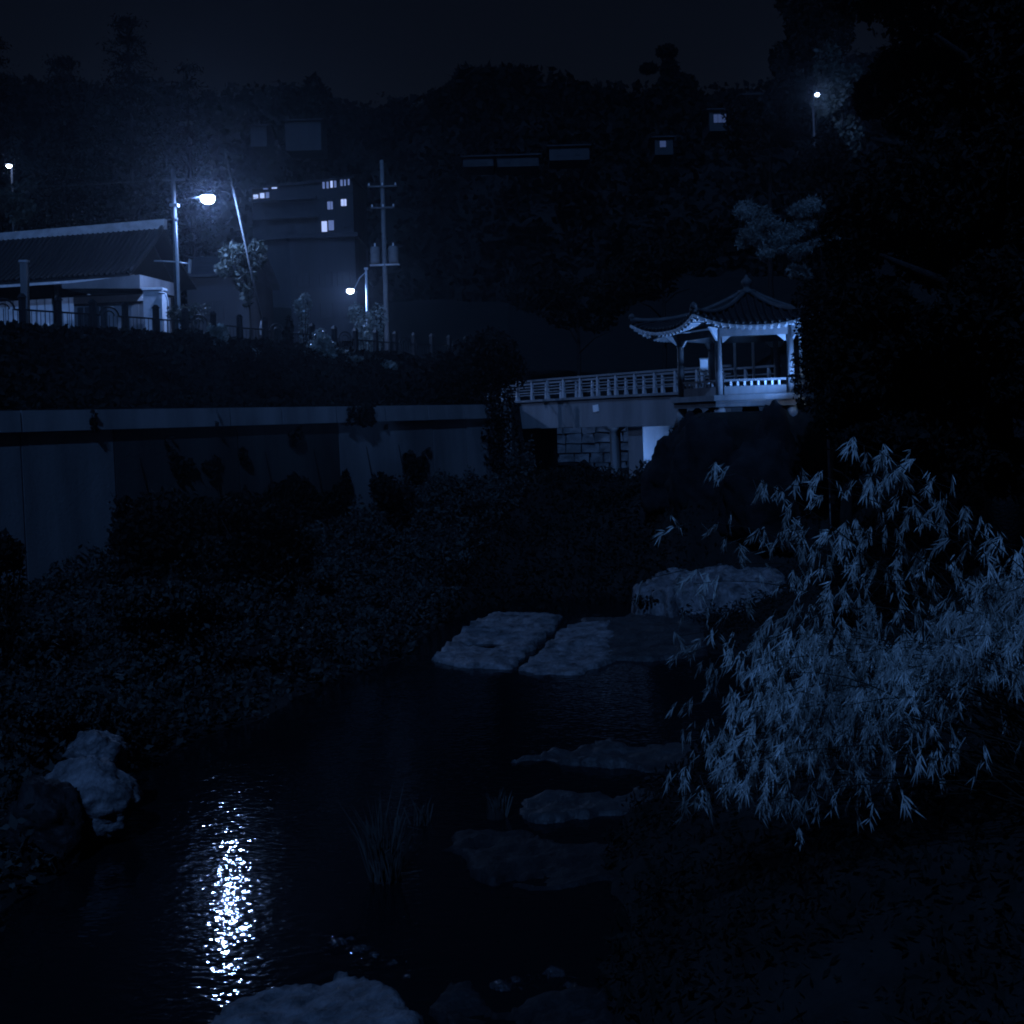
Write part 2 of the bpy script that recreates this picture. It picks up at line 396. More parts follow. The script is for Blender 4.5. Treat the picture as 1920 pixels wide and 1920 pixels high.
for (u0, u1, vr, ve, vb, d, lab, lw) in [
    (470, 500, 225, 236, 275, 232, "small pale house high on hillside left of the broad wooded gap", None),
    (535, 602, 215, 226, 282, 240, "wide pale house high on hillside under the square-topped tree", None),
    (868, 925, 286, 294, 312, 225, "faint low house with pale roof on dark hillside right of the utility pole", None),
    (930, 1010, 282, 292, 312, 228, "long faint low house in the middle of the dark hillside", None),
    (1030, 1105, 266, 274, 300, 235, "faint long house farthest right in the row on the dark hillside", None),
    (1228, 1262, 248, 258, 290, 215, "tiny hillside house with one dim window below the ragged ridge tree", (1237, 1249, 264, 276)),
    (1330, 1376, 196, 206, 245, 215, "hillside house with a row of dim lit windows beside the dark trees", (1338, 1362, 214, 230)),
    (1396, 1428, 168, 178, 215, 215, "highest hillside house at the edge of the dark trees on the right", (1401, 1416, 184, 192)),
]:
    t, hw, H = house("hillside_house", lab, 0, d, u0, u1, vr, ve, vb, group="houses on the hillside")
    if lw:
        x0 = (lw[0] - (u0 + u1) / 2) / F * d; x1 = (lw[1] - (u0 + u1) / 2) / F * d
        window(t, x0, x1, (vb - lw[3]) / F * d, (vb - lw[2]) / F * d, "litfar", bars=2 if lw[1] - lw[0] > 20 else 0)
    else:
        for k in (-.5, .4): window(t, hw * k - .5, hw * k + .5, H * .35, H * .75)

# ------------------------------------------------------------------ apartment block
d = 190; k = d / F
t = thing("apartment_block", "flat-roofed apartment block with a few lit windows behind the street", "building", P(573, 470, d))
zb = t.location.z; X = lambda u: (u - 573) * k; Z = lambda v: (470 - v) * k
MB().hexa([(X(476), 0, -9), (X(668), -2.2, -9), (X(676), 10, -9), (X(484), 12, -9), (X(476), 0, Z(352)), (X(668), -2.2, Z(343)), (X(676), 10, Z(343)), (X(484), 12, Z(352))]).part("wall", M["house"], t)
MB().hexa([(X(473), -.3, Z(352) + .003), (X(671), -2.6, Z(343) + .003), (X(679), 10.3, Z(343) + .003), (X(481), 12.3, Z(352) + .003), (X(473), -.3, Z(348)), (X(671), -2.6, Z(339)), (X(679), 10.3, Z(339)), (X(481), 12.3, Z(348))]).part("roof", M["hroof"], t)
fy = lambda x: -(x - X(476)) / (X(668) - X(476)) * 2.2
for i, vv in enumerate((372, 406, 444)):
    MB().hexa([(X(476), fy(X(476)) - .75, Z(vv + 6)), (X(600), fy(X(600)) - .75, Z(vv + 5)), (X(600), fy(X(600)) - .01, Z(vv + 5)), (X(476), fy(X(476)) - .01, Z(vv + 6)),
               (X(476), fy(X(476)) - .75, Z(vv)), (X(600), fy(X(600)) - .75, Z(vv - 1)), (X(600), fy(X(600)) - .01, Z(vv - 1)), (X(476), fy(X(476)) - .01, Z(vv))]).part("balcony", M["house"], t)
wins = [(478, 488, 362, 372, "lit", 0), (491, 500, 360, 370, "lit", 0), (502, 509, 359, 371, "litdim", 0), (514, 530, 350.5, 353.5, "lit", 0), (498, 507, 351, 354, "litdim", 0),  # thin uppermost strips paint the bright balcony edge as glowing panes
        (611, 616, 346, 359, "litdim", 0), (618.5, 623.5, 346, 359, "litdim", 0), (626, 631, 345, 358, "lit", 0), (633, 638, 345, 358, "litdim", 0), (645, 650, 344, 356, "litdim", 0), (652, 656, 344, 356, "litdim", 0), (659, 663, 343.5, 355, "litdim", 0),
        (619, 632, 383, 398, "litdim", 1), (645, 657, 380, 393, "lit", 1), (607, 619, 419, 439, "lit", 0), (620, 634, 418, 437, "litdim", 0),
        (545, 565, 385, 398, "dglass", 1), (575, 595, 384, 397, "dglass", 1), (500, 520, 388, 401, "dglass", 1), (545, 570, 420, 436, "dglass", 1), (500, 520, 424, 440, "dglass", 1), (650, 662, 417, 432, "dglass", 0)]
for (u0, u1, v0, v1, lt, bars) in wins:
    window(t, X(u0), X(u1), Z(v1), Z(v0), lt, y=fy(X(u0)) - .09, bars=bars)

# lower houses of the street, seen through the lamp haze
t, hw, H = house("street_house", "dark gabled house close behind the bright street lamp", 0, 80, 352, 468, 470, 520, 640, group="houses along the street")
window(t, -1, .3, 1.5, 2.6)
t, hw, H = house("street_house", "tall flat-roofed house in the haze left of the small street lamp", 0, 104, 545, 668, 440, 446, 640, gable=False, group="houses along the street")
for zz in (2., 4.6):
    for xx in (-1.7, 0.2, 1.7): window(t, xx - .5, xx + .5, zz, zz + 1.2)

# ------------------------------------------------------------------ left trees behind the hall
def cedar(label, u, vtop, d, wpx, dens=9000, leafsize=.34):
    x, _, zt = P(u, vtop, d); zb = gz(x, d); wd = wpx / F * d / 2; cp = []
    nl = 17
    for i in range(nl):
        tt = i / (nl - 1); z = zb + (zt - zb) * (.2 + .8 * tt); r = wd * (1.08 - tt) ** .8 + .25
        nb = 9 if tt < .8 else 5
        for a_ in range(nb):
            an = a_ * 2 * math.pi / nb + i * .7 + rng.random() * .4; L_ = r * (.75 + .4 * rng.random())
            s_ = rng.random(dens // (nl * 8)); 
            px = x + math.cos(an) * L_ * s_; py = d + math.sin(an) * L_ * s_; pz = z + .5 * s_ * (1 - s_) * L_ - .55 * s_ ** 2 * L_
            q = np.stack([px, py, pz], 1) + rng.normal(size=(len(s_), 3)) * (.12 + .16 * s_[:, None]) * np.array([1.6, 1.6, .9]); cp.append(q)
    tree("cedar_tree", label, (x, d, zb), (x, d, zt - .3), np.concatenate(cp), leafsize, "cedar", group="conifers behind the tiled hall", r0=.4, spread=wd * .7, asp=.3, droop=.25, k=12, zlo=.2)
cedar("tallest dark cedar rising behind the tiled hall", 238, 42, 90, 250, 15000)
cedar("broad cedar with drooping lit branch tips left of the tallest cedar", 118, 118, 84, 190, 13000)
cedar("dark cedar at the left edge of the picture", -10, 78, 98, 190, 9000)
cedar("lower dark cedar right of the tallest cedar above the street lamp", 352, 128, 100, 130, 8000)
x, y = P(35, 380, 80).x, 80
tree("lit_shrub", "small leafy tree caught by the far lamp at the left edge", (x, y, gz(x, y)), (x, y, P(35, 375, 80).z), clumps((x, y, P(35, 375, 80).z), (2.0, 1.5, 1.4), 10, 1800), .28, "leafm", r0=.1, spread=1.2)

# ------------------------------------------------------------------ street lamps and poles
def lamp_light(name, loc, power, parent, rad=.12, col=(.24, .43, 1.0), spot=None):
    l = bpy.data.lights.new(name, 'SPOT' if spot else 'POINT'); l.energy = power; l.color = col; l.shadow_soft_size = rad
    o = bpy.data.objects.new(name, l); C.objects.link(o); o.parent = parent; o.location = loc
    return o
def lamp_head(parent, p, along, rg=.3, power=3000, tilt=0.):
    """hooded lamp: metal hood above, glowing glass bowl and the light in it"""
    p = Vector(p); rh = rg * 1.2
    h = MB().lathe([(0, rg * .62), (rg * .35, rg * .6), (rg * .8, rg * .45), (rh, rg * .1), (rh, rg * .04), (rg * .9, rg * .12), (0, rg * .3)], 20, p).part("lamp_hood", M["darkpole"], parent, True)
    pr = [(rg * math.sin(a), -rg * .3 - rg * .78 * math.cos(a)) for a in np.linspace(0.02, math.pi * .68, 11)]
    MB().lathe(pr, 20, p).part("lamp_glass", M["lamp"], h, True)
    lamp_light("lamp_light", p - Vector((0, 0, rg * .3)), power, parent, min(.13, rg * .5))

LD = 60.0
t = thing("street_lamp", "bright street lamp hung from a tall dark pole beside the tiled hall", "street lamp", (P(330, 480, LD).x, LD, 9.05), 0, "street lamps")
top = P(325, 318, LD).z - 9.05
MB().tube([(0, 0, -.3), (.0, 0, top * .5), (-.03, 0, top)], [.17, .14, .10], 12).part("pole", M["darkpole"], t, True)
lz = P(390, 373, LD).z - 9.05; lx = P(390, 371, LD).x - t.location.x
MB().tube([(0, 0, lz - .25), (lx * .45, -.02, lz + .06), (lx - .3, -.05, lz + .12)], .035, 8).part("arm", M["iron"], t, True)
MB().box(-.19, .19, -.19, .19, lz - .34, lz - .2).part("arm_clamp", M["metal"], t)
MB().beam((-.55, 0, top - .5), (.55, 0, top - .5), .09, .1).part("crossarm", M["pole"], t)
lamp_head(t, (lx, -.05, lz + .1), (1, -.1, 0), .33, 3200)

LD2 = 76.0
t = thing("street_lamp", "small street lamp on a thin pole farther down the street", "street lamp", (P(688, 560, LD2).x, LD2, 9.05), 0, "street lamps")
top = P(687, 505, LD2).z - 9.05
MB().tube([(0, 0, -.3), (0, 0, top)], [.1, .07], 10).part("pole", M["metal"], t, True)
lz = P(657, 546, LD2).z - 9.05; lx = P(657, 546, LD2).x - t.location.x
MB().tube([(0, 0, top - .15), (lx * .4, 0, top - .5), (lx + .25, 0, lz + .15)], .03, 8).part("arm", M["metal"], t, True)
MB().box(-.12, .12, -.12, .12, top - .02, top + .1).part("pole_cap", M["metal"], t)
lamp_head(t, (lx, -.05, lz + .08), (1, -.1, 0), .22, 1100)

t = thing("street_lamp", "far lamp like a pale dot at the left edge of the picture", "street lamp", (P(22, 315, 84).x, 84, gz(P(22, 315, 84).x, 84)), 0, "street lamps")
lz = P(22, 315, 84).z - t.location.z
MB().tube([(0, 0, -.3), (0, 0, lz + .1)], [.12, .08], 10).part("pole", M["iron"], t, True)
MB().tube([(0, 0, lz), (.1, -.25, lz + .1), (.0, -.4, lz + .12)], .03, 8).part("arm", M["metal"], t, True)
lamp_head(t, (0, -.45, lz + .1), (.2, -1, 0), .17, 60)

x, y = P(1530, 182, 60).x, 60.
t = thing("street_lamp", "tiny lamp among the leaves high on the right", "street lamp", (x, y, gz(x, y)), 0, "street lamps")
lz = P(1530, 182, y).z - t.location.z
MB().tube([(.25, 1.6, -.3), (.25, 1.6, lz + .1)], [.09, .05], 10).part("pole", M["iron"], t, True)
MB().tube([(.25, 1.6, lz + .05), (.1, .6, lz + .3), (0, -.25, lz + .14)], .025, 8).part("arm", M["metal"], t, True)
lamp_head(t, (0, -.25, lz + .08), (.2, -1, 0), .10, 260)

# white pole with a sign arm, leaning pole, utility pole
t = thing("sign_pole", "thin white pole with a narrow sign arm below the bright street lamp", "pole", (P(333, 500, 57).x, 57, 9.05))
zt_ = P(333, 414, 57).z - 9.05
MB().tube([(.03, 0, -.3), (0, 0, zt_ * .6), (-.05, 0, zt_)], [.075, .065, .05], 10).part("pole", M["white"], t, True)
za = P(333, 492, 57).z - 9.05
MB().tube([(-1.1, .1, za + .12), (-.02, -.03, za + .02), (.6, -.05, za - .1)], .03, 6).part("arm", M["metal"], t, True)
MB().beam((.6, -.05, za + .12), (.55, -.05, za - .52), .05, .34, (0, 1, 0)).part("sign_panel", M["white"], t)
MB().tube([(0, 0, zt_ - .02), (0, 0, zt_ + .12)], .075, 8).part("cap", M["white"], t, True)
a_, b_ = P(422, 285, 61.5), P(492, 606, 61.5)
t = thing("leaning_pole", "tall thin pole leaning left past the bright street lamp", "pole", b_)
MB().tube([(b_ - b_) , (a_ - b_) * .5, (a_ - b_)], [.06, .05, .04], 10).part("shaft", M["pole"], t, True)
MB().tube([(a_ - b_) * .93, (a_ - b_) * 1.003], .048, 10).part("pale_tip", M["pole"], t, True)
MB().lathe([(0.14, -.6), (.16, -.2), (.1, .1), (.09, .12)], 10).part("socket", M["pole"], t, True)
ux = P(720, 450, 84); t = thing("utility_pole", "tall utility pole carrying transformer boxes and crossarms", "pole", (ux.x, 84, 9.05))
zt_ = P(718, 300, 84).z - 9.05
MB().tube([(0, 0, -.3), (0, 0, zt_)], [.2, .13], 12).part("pole", M["pole"], t, True)
for vv, ll in ((350, 1.0), (390, .8)):
    z_ = P(718, vv, 84).z - 9.05; c_ = MB().beam((-ll, -.16, z_), (ll, -.16, z_), .1, .1).part("crossarm", M["pole"], t)
    for q in (-.9, 0.02, .9): MB().lathe([(.0, 0), (.05, 0.01), (.07, .06), (.04, .1), (.06, .14), (.0, .2)], 8, (q * ll, -.16, z_ + .05)).part("insulator", M["white"], c_, True)
zm = P(720, 478, 84).z - 9.05
for sx in (-1, 1):
    b__ = MB().lathe([(0, -.62), (.3, -.6), (.33, -.5), (.33, .45), (.28, .55), (0, .58)], 14, (sx * .62, -.1, zm)).part("transformer", M["pole"], t, True)
    MB().tube([(sx * .62, -.1, zm + .55), (sx * .62, -.1, zm + .8)], .05, 6).part("bushing", M["white"], b__)
MB().beam((-1.0, 0, zm - .68), (1.0, 0, zm - .68), .3, .1).part("platform_beam", M["metal"], t)
def wire(label, a_, b_, sag, r=.018):
    mb = MB(); pts = []
    for i in range(15):
        s_ = i / 14; p = Vector(a_).lerp(Vector(b_), s_); p.z -= sag * 4 * s_ * (1 - s_); pts.append(p)
    tag(mb.tube(pts, r, 4).part("overhead_wire", M["iron"], None), label, "wire", "overhead wires")
zw = P(718, 348, 84).z
wire("upper overhead wire running right from the utility pole", (ux.x + .9, 83.84, zw), (14, 100, zw + 1.5), 1.4)
wire("middle overhead wire running right from the utility pole", (ux.x + .7, 83.84, zw - 1.5), (14, 100, zw - .5), 1.6)
wire("overhead wire strung between the lamp pole and the utility pole", (ux.x - .9, 83.84, zw), (P(330, 480, LD).x, LD, P(325, 325, LD).z), 1.2)
wire("overhead wire leaving the picture at the upper left from the lamp pole", (P(330, 480, LD).x, LD, P(325, 335, LD).z), (-40, 40, 16.5), 1.0)

# ------------------------------------------------------------------ tiled hall on the left
e_dir = Vector((.97, -.24, 0)).normalized(); n_dir = Vector((-e_dir.y, e_dir.x, 0))   # along the eave, and towards the back
E1 = P(243, 512, 66); ZE = E1.z; ang = math.atan2(e_dir.y, e_dir.x)
t = thing("tiled_hall", "old single-storey hall with dark tiled roof and pale ridge beside the street", "house", (E1.x, E1.y, 9.05), ang)
he = ZE - 9.05; LEN = 13.5; DEP = 7.4; hr = he + 3.0; hb = he - 3.9
# local frame: x along the eave (0 at the right end, negative to the left), y to the back
def roof_z(s_): return he + (hr - he) * (s_ * .75 + s_ * s_ * .25)          # slightly dished slope
rp = MB(); ns = 8
for side in (0, 1):
    for i in range(ns):
        a0, a1 = i / ns, (i + 1) / ns
        y0, y1 = (a0 * DEP / 2, a1 * DEP / 2) if side == 0 else (DEP - a0 * DEP / 2, DEP - a1 * DEP / 2)
        za, zb_ = roof_z(a0), roof_z(a1)
        rp.hexa([(-LEN, y0, za - .16), (0, y0, za - .16), (0, y1, zb_ - .16), (-LEN, y1, zb_ - .16), (-LEN, y0, za), (0, y0, za), (0, y1, zb_), (-LEN, y1, zb_)])
roof = rp.part("roof", M["tile"], t)
tm = MB(); pl = [(0, i / ns * DEP / 2 - (.06 if i == 0 else 0), roof_z(i / ns) + .03) for i in range(ns + 1)]
tm.tube(pl, .085, 8); tm_m = tm.m("roof_tile_row", True)
for i in range(41): add("roof_tile_row", tm_m, M["tile"], roof, loc=(-.12 - i * .325, 0, 0))
MB().hexa([(-LEN, DEP / 2 - .22, hr - .12), (.1, DEP / 2 - .22, hr - .12), (.1, DEP / 2 + .22, hr - .12), (-LEN, DEP / 2 + .22, hr - .12), (-LEN, DEP / 2 - .15, hr + .32), (.16, DEP / 2 - .15, hr + .42), (.16, DEP / 2 + .15, hr + .42), (-LEN, DEP / 2 + .15, hr + .32)]).part("ridge", M["ridge"], roof)
vg = MB().tube([(-.02, i / ns * DEP / 2, roof_z(i / ns) + .1) for i in range(ns + 1)], .14, 8).part("verge_ridge", M["tile"], roof, True)
mb = MB(); g0 = .9
mb.v += [(-g0, .9, he - .1), (-g0, DEP - .9, he - .1), (-g0, DEP / 2, hr - .5)]; mb.f.append((0, 1, 2)); mb.part("gable", M["bark"], t)
MB().box(-LEN + .9, -g0, .9, DEP - .9, -.2, he - .08).part("wall", M["bark"], t)
MB().box(-LEN + .4, -.4, .4, DEP - .4, -.3, hb + .45).part("plinth", M["stone"], t)
rm = MB().tube([(0, .02, -.28), (0, .95, .0)], .055, 6).m("rafter")
for i in range(32): add("rafter", rm, M["wood"], t, loc=(-.3 - i * .41, 0, he))
MB().box(-LEN + .05, -.05, -.05, .02, he - .34, he - .2).part("eave_board", M["pale"], t)
for i in range(6):
    xx = -1.0 - i * 2.0
    MB().tube([(xx, .82, hb + .45), (xx, .82, he - .15)], .12, 10).part("column", M["wood"], t, True)
    if i < 5:
        f_ = MB().box(xx - 1.75, xx - .25, .84, .88, hb + 1.0, hb + 2.9).part("paper_door", M["pale"], t)
        for q in range(4): MB().box(xx - 1.75 + q * .5 - .02, xx - 1.75 + q * .5 + .02, .815, .838, hb + 1.0, hb + 2.9).part("door_lattice", M["wood"], f_)
# single pale gatepost at the far left
q = P(48, 580, 60); t = thing("pale_post", "pale upright post standing before the tiled hall at the far left", "post", (q.x, 60, 9.05))
MB().box(-.16, .16, -.16, .16, -.2, P(48, 492, 60).z - 9.05).part("shaft", M["plaster"], t)
MB().box(-.2, .2, -.2, .2, P(48, 492, 60).z - 9.05 + .003, P(48, 488, 60).z - 9.05).part("cap", M["stone"], t)

# small annex with a white fascia before the hall
d = 62; x0, x1 = P(128, 550, d).x, P(272, 550, d).x; zt_ = P(272, 518, d).z - 9.05; zm = P(272, 548, d).z - 9.05
t = thing("annex", "small annex with a slanting white fascia and pale wall under the hall eave", "building", (x1, d, 9.05), R(-9))
Wd = x1 - x0
MB().box(-Wd, 0, .0, 3.0, -.2, zm).part("wall", M["plaster"], t)
MB().hexa([(-Wd - .2, -.75, zm + .30), (.1, -.75, zm + .12), (.1, 3.2, zm + .12), (-Wd - .2, 3.2, zm + .30), (-Wd - .2, -.75, zm + .52), (.1, -.75, zt_), (.1, 3.2, zt_), (-Wd - .2, 3.2, zm + .52)]).part("fascia_roof", M["plaster"], t)
MB().box(-Wd, 0, -.045, -.003, zm - .42, zm - .08).part("sign_band", M["white"], t)
for i in range(4):
    f_ = MB().box(-Wd + .2 + i * .85, -Wd + .95 + i * .85, -.04, -.003, zm - 1.9, zm - .6).part("window", M["dglass" if i < 2 else "plaster"], t)
    MB().box(-Wd + .55 + i * .85, -Wd + .6 + i * .85, -.065, -.042, zm - 1.9, zm - .6).part("mullion", M["wood"], f_)
t = thing("service_box", "low grey box with a pipe beside the annex below the white pole", "box", (P(292, 560, 61).x, 61, 9.05))
MB().box(-.5, .42, -.4, .4, -.2, P(292, 545, 61).z - 9.05).part("cabinet", M["metal"], t)
MB().box(-.55, .47, -.45, .45, P(292, 545, 61).z - 9.047, P(292, 541, 61).z - 9.05).part("lid", M["white"], t)
MB().tube([(.3, -.46, P(292, 551, 61).z - 9.05), (.62, -.5, P(292, 553, 61).z - 9.05), (.72, -.5, P(292, 566, 61).z - 9.05), (.72, -.5, 0)], .05, 6).part("pipe", M["metal"], t, True)

# tree lit by the street lamp
x, y = P(462, 500, 62).x, 62.
cp = np.concatenate([blob(P(440, 478, 62), (.8, .7, .6), 420), blob(P(482, 478, 62.4), (.55, .6, .8), 360), blob(P(420, 505, 61.8), (.45, .5, .4), 180), blob(P(458, 520, 62.2), (.6, .6, .9), 380), blob(P(462, 555, 62), (.3, .4, .7), 140)])
tree("roadside_tree", "small leafy tree lit by the bright street lamp", (x, y, 9.05), (x, y, P(462, 465, y).z), cp, .24, "leafm", r0=.07, spread=.8, k=6, zlo=.5)

# ------------------------------------------------------------------ fence on the terrace edge
fd = Vector((.553, .833, 0)); F0 = Vector((-14.8, 44, 0)); SP = 1.42
FH = lambda i: .4 * sm((58 - (44 + i * SP * .833)) / 14)
t = thing("terrace_fence", "dark ornamental iron fence with arched panels along the terrace edge", "fence", (F0.x, F0.y, 9.05), math.atan2(fd.y, fd.x))
pm = MB().box(-.085, .085, -.085, .085, -.25, 1.22).m("post"); cm = MB().hexa([(-.12, -.12, 1.223), (.12, -.12, 1.223), (.12, .12, 1.223), (-.12, .12, 1.223), (-.04, -.04, 1.36), (.04, -.04, 1.36), (.04, .04, 1.36), (-.04, .04, 1.36)]).m("post_cap")
bm_ = MB().tube([(0, 0, .1), (0, 0, .82)], .014, 5).m("baluster")
am = MB(); am.tube([(.09, 0, .8)] + [(.71 - .42 * math.cos(a), 0, .8 + .32 * math.sin(a)) for a in np.linspace(0, math.pi, 11)] + [(1.33, 0, .8)], .035, 6); arch_m = am.m("arch_rail", True)
am = MB(); am.tube([(.71 - .22 * math.cos(a), 0, .8 + .17 * math.sin(a)) for a in np.linspace(0, math.pi, 9)], .025, 6); arch_i = am.m("inner_arch", True)
rl = MB().box(.087, SP - .087, -.025, .025, .78, .84).m("top_rail"); rb = MB().box(.087, SP - .087, -.025, .025, .08, .13).m("bottom_rail")
for i in range(-7, 20):
    p_ = add("post", pm, M["iron"], t, loc=(i * SP, 0, FH(i))); add("post_cap", cm, M["iron"], p_)
    if i == 19: continue
    if (i % 3) == 0: add("arch_rail", arch_m, M["iron"], t, loc=(i * SP, 0, FH(i))); add("inner_arch", arch_i, M["iron"], t, loc=(i * SP, 0, FH(i)))
    else: add("top_rail", rl, M["iron"], t, loc=(i * SP, 0, FH(i)))
    add("bottom_rail", rb, M["iron"], t, loc=(i * SP, 0, FH(i)))
    for q in range(1, 8): add("baluster", bm_, M["iron"], t, loc=(i * SP + q * SP / 8, 0, FH(i)))

# bushes of the terrace: dark ones before the fence, lamplit ones behind
def bush(label, c, r, n_, mat_l="under", ls=.2, k=7, group=None, name="bush"):
    c = Vector(c); z0 = gz(c.x, c.y); t = thing(name, label, "bush", (c.x, c.y, z0), 0, group)
    mb = MB()
    for j in range(5):
        a_ = j * 1.3; q = Vector((c.x + math.cos(a_) * r[0] * .55, c.y + math.sin(a_) * r[1] * .55, c.z + r[2] * .2))
        mb.tube([(c.x, c.y, z0 - .1), (Vector((c.x, c.y, z0)) * .4 + q * .6), q], [.035, .025, .012], 5)
    mb.part("stem", M["bark"], t, True, True)
    o = add("foliage", leaves("foliage", np.concatenate([clumps(c, r, k, n_, .5), blob((c.x, c.y, (c.z + z0) / 2), (r[0] * .75, r[1] * .75, max(.15, (c.z - z0) * .55)), n_ // 2, .1)]), ls, .6), M[mat_l], t, world=True); o["kind"] = "stuff"; return t
gl = "bushes lit by the street lamps behind the fence"
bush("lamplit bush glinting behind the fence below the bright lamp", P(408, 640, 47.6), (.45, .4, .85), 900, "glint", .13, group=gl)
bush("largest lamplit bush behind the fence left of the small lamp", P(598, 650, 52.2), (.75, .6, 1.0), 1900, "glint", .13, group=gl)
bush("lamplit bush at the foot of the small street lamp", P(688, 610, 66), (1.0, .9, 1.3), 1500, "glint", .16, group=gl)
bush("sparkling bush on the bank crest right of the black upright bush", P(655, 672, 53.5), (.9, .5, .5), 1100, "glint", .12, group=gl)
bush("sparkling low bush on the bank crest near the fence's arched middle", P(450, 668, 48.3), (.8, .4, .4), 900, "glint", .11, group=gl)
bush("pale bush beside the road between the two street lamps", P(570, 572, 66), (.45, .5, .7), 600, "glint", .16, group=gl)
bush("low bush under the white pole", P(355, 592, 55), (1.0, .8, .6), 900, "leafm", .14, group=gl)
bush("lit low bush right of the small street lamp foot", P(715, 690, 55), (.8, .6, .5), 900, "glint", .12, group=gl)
gd = "dark bushes on the terrace bank"
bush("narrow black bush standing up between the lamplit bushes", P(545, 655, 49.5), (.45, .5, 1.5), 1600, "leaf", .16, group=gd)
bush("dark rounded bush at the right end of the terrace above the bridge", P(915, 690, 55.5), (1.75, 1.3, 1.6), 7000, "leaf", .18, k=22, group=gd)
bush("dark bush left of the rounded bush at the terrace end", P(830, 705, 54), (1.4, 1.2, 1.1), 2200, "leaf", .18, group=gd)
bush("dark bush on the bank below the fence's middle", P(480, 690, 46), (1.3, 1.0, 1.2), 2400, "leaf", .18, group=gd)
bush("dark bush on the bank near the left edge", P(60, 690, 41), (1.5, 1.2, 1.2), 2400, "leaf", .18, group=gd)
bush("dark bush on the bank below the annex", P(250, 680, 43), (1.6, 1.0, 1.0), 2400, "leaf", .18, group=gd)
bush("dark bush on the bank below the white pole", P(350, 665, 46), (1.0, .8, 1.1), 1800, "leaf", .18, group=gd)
# creeping cover on the bank between wall and fence
cen = []
for _ in range(26000):
    y = 20 + 42 * rng.random(); o_ = .5 + 5.2 * rng.random(); x = I(y, WA) - o_ / .83
    u = 960 + x / y * F
    if -120 < u < 1000: cen.append((x, y, gz(x, y) + .05 + .25 * rng.random()))
tag(add("bank_cover", leaves("bank_cover", cen, .22, .6), M["leaf"]), "dark creeping plants covering the bank under the fence", "plants", kind="stuff")

# ------------------------------------------------------------------ retaining wall
def wall_pt(s_):               # s_ metres along from the visible left corner
    a_ = Vector((-14.5, 35, 0)); d_ = Vector((.552, .834, 0)); return a_ + d_ * s_
def wt(s_): return 6.74 + .002 * s_
t = thing("retaining_wall", "long stained concrete retaining wall with pale coping along the left bank", "wall", (-14.5, 35, 1.0))
nd = Vector((.834, -.552, 0))
edges = [-16, -9.6, -4.5, .65, 3.9, 9.1, 14.3, 20.2, 22.6, 25.2]
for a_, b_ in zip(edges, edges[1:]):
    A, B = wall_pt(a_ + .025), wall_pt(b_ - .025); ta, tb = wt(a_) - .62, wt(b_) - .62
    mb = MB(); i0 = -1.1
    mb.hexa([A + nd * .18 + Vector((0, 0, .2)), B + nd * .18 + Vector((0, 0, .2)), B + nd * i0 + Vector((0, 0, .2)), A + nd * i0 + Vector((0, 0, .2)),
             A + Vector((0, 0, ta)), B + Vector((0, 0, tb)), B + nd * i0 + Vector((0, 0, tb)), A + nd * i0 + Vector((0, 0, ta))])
    mb.part("wall_panel", M["darkc" if 3.5 < a_ < 14 else "wallc"], t, world=True)
ce = [-16, -9, -3.6, .62, 3.2, 8.7, 11.2, 14.1, 17, 19.8, 22.4, 25.25]
for a_, b_ in zip(ce, ce[1:]):
    A, B = wall_pt(a_ + .03), wall_pt(b_ - .03); h0, h1 = wt(a_), wt(b_); j = .02 * (rng.random() - .5)
    mb = MB().hexa([A + nd * (.14 + j) + Vector((0, 0, h0 - .617)), B + nd * (.14 + j) + Vector((0, 0, h1 - .617)), B - nd * .9 + Vector((0, 0, h1 - .617)), A - nd * .9 + Vector((0, 0, h0 - .617)),
                    A + nd * (.10 + j) + Vector((0, 0, h0)), B + nd * (.10 + j) + Vector((0, 0, h1)), B - nd * .9 + Vector((0, 0, h1)), A - nd * .9 + Vector((0, 0, h0))])
    mb.part("coping_block", M["concrete"], t, world=True)
MB().hexa([wall_pt(25.25) + nd * .2 + Vector((0, 0, .2)), wall_pt(25.9) + nd * .2 + Vector((0, 0, .2)), wall_pt(25.9) - nd * 1.1 + Vector((0, 0, .2)), wall_pt(25.25) - nd * 1.1 + Vector((0, 0, .2)),
           wall_pt(25.25) + nd * .2 + Vector((0, 0, 6.72)), wall_pt(25.9) + nd * .2 + Vector((0, 0, 6.72)), wall_pt(25.9) - nd * 1.1 + Vector((0, 0, 6.72)), wall_pt(25.25) - nd * 1.1 + Vector((0, 0, 6.72))]).part("end_pier", M["concrete"], t, world=True)
# ivy over the middle of the wall
iv = []
for _ in range(30000):
    s_ = 3.4 + 16.6 * rng.random(); e_ = min(s_ - 3.4, 20 - s_)
    if e_ < 3.2 * rng.random(): continue
    zt_ = wt(s_) - .66 - .5 * abs(fbm(s_ * .9, 8.0)); z0 = 1.8
    z = z0 + (zt_ - z0) * rng.random()
    if fbm(s_ * .45, z * .5, 4.) < .02 + .10 * (z - 2): continue
    p = wall_pt(s_) + nd * (.18 * (1 - (z - .2) / 5.5) + .03 + .08 * rng.random()); iv.append((p.x, p.y, z))
for _ in range(9000):      # trailing over the coping here and there
    s_ = 25 * rng.random(); k = fbm(s_ * .55, 21.0) * 1.2 + (-.05 if 14.5 < s_ < 18.5 else -.35) - (.6 if s_ > 20 else 0)
    if k < rng.random() * .55: continue
    z = wt(s_) + .05 - .75 * rng.random() ** .8; p = wall_pt(s_) + nd * (.17 + .07 * rng.random()); iv.append((p.x, p.y, z))
t = thing("wall_ivy", "dark ivy patches hanging on the middle of the retaining wall", "ivy", wall_pt(11) + nd * .3 + Vector((0, 0, 2.0)))
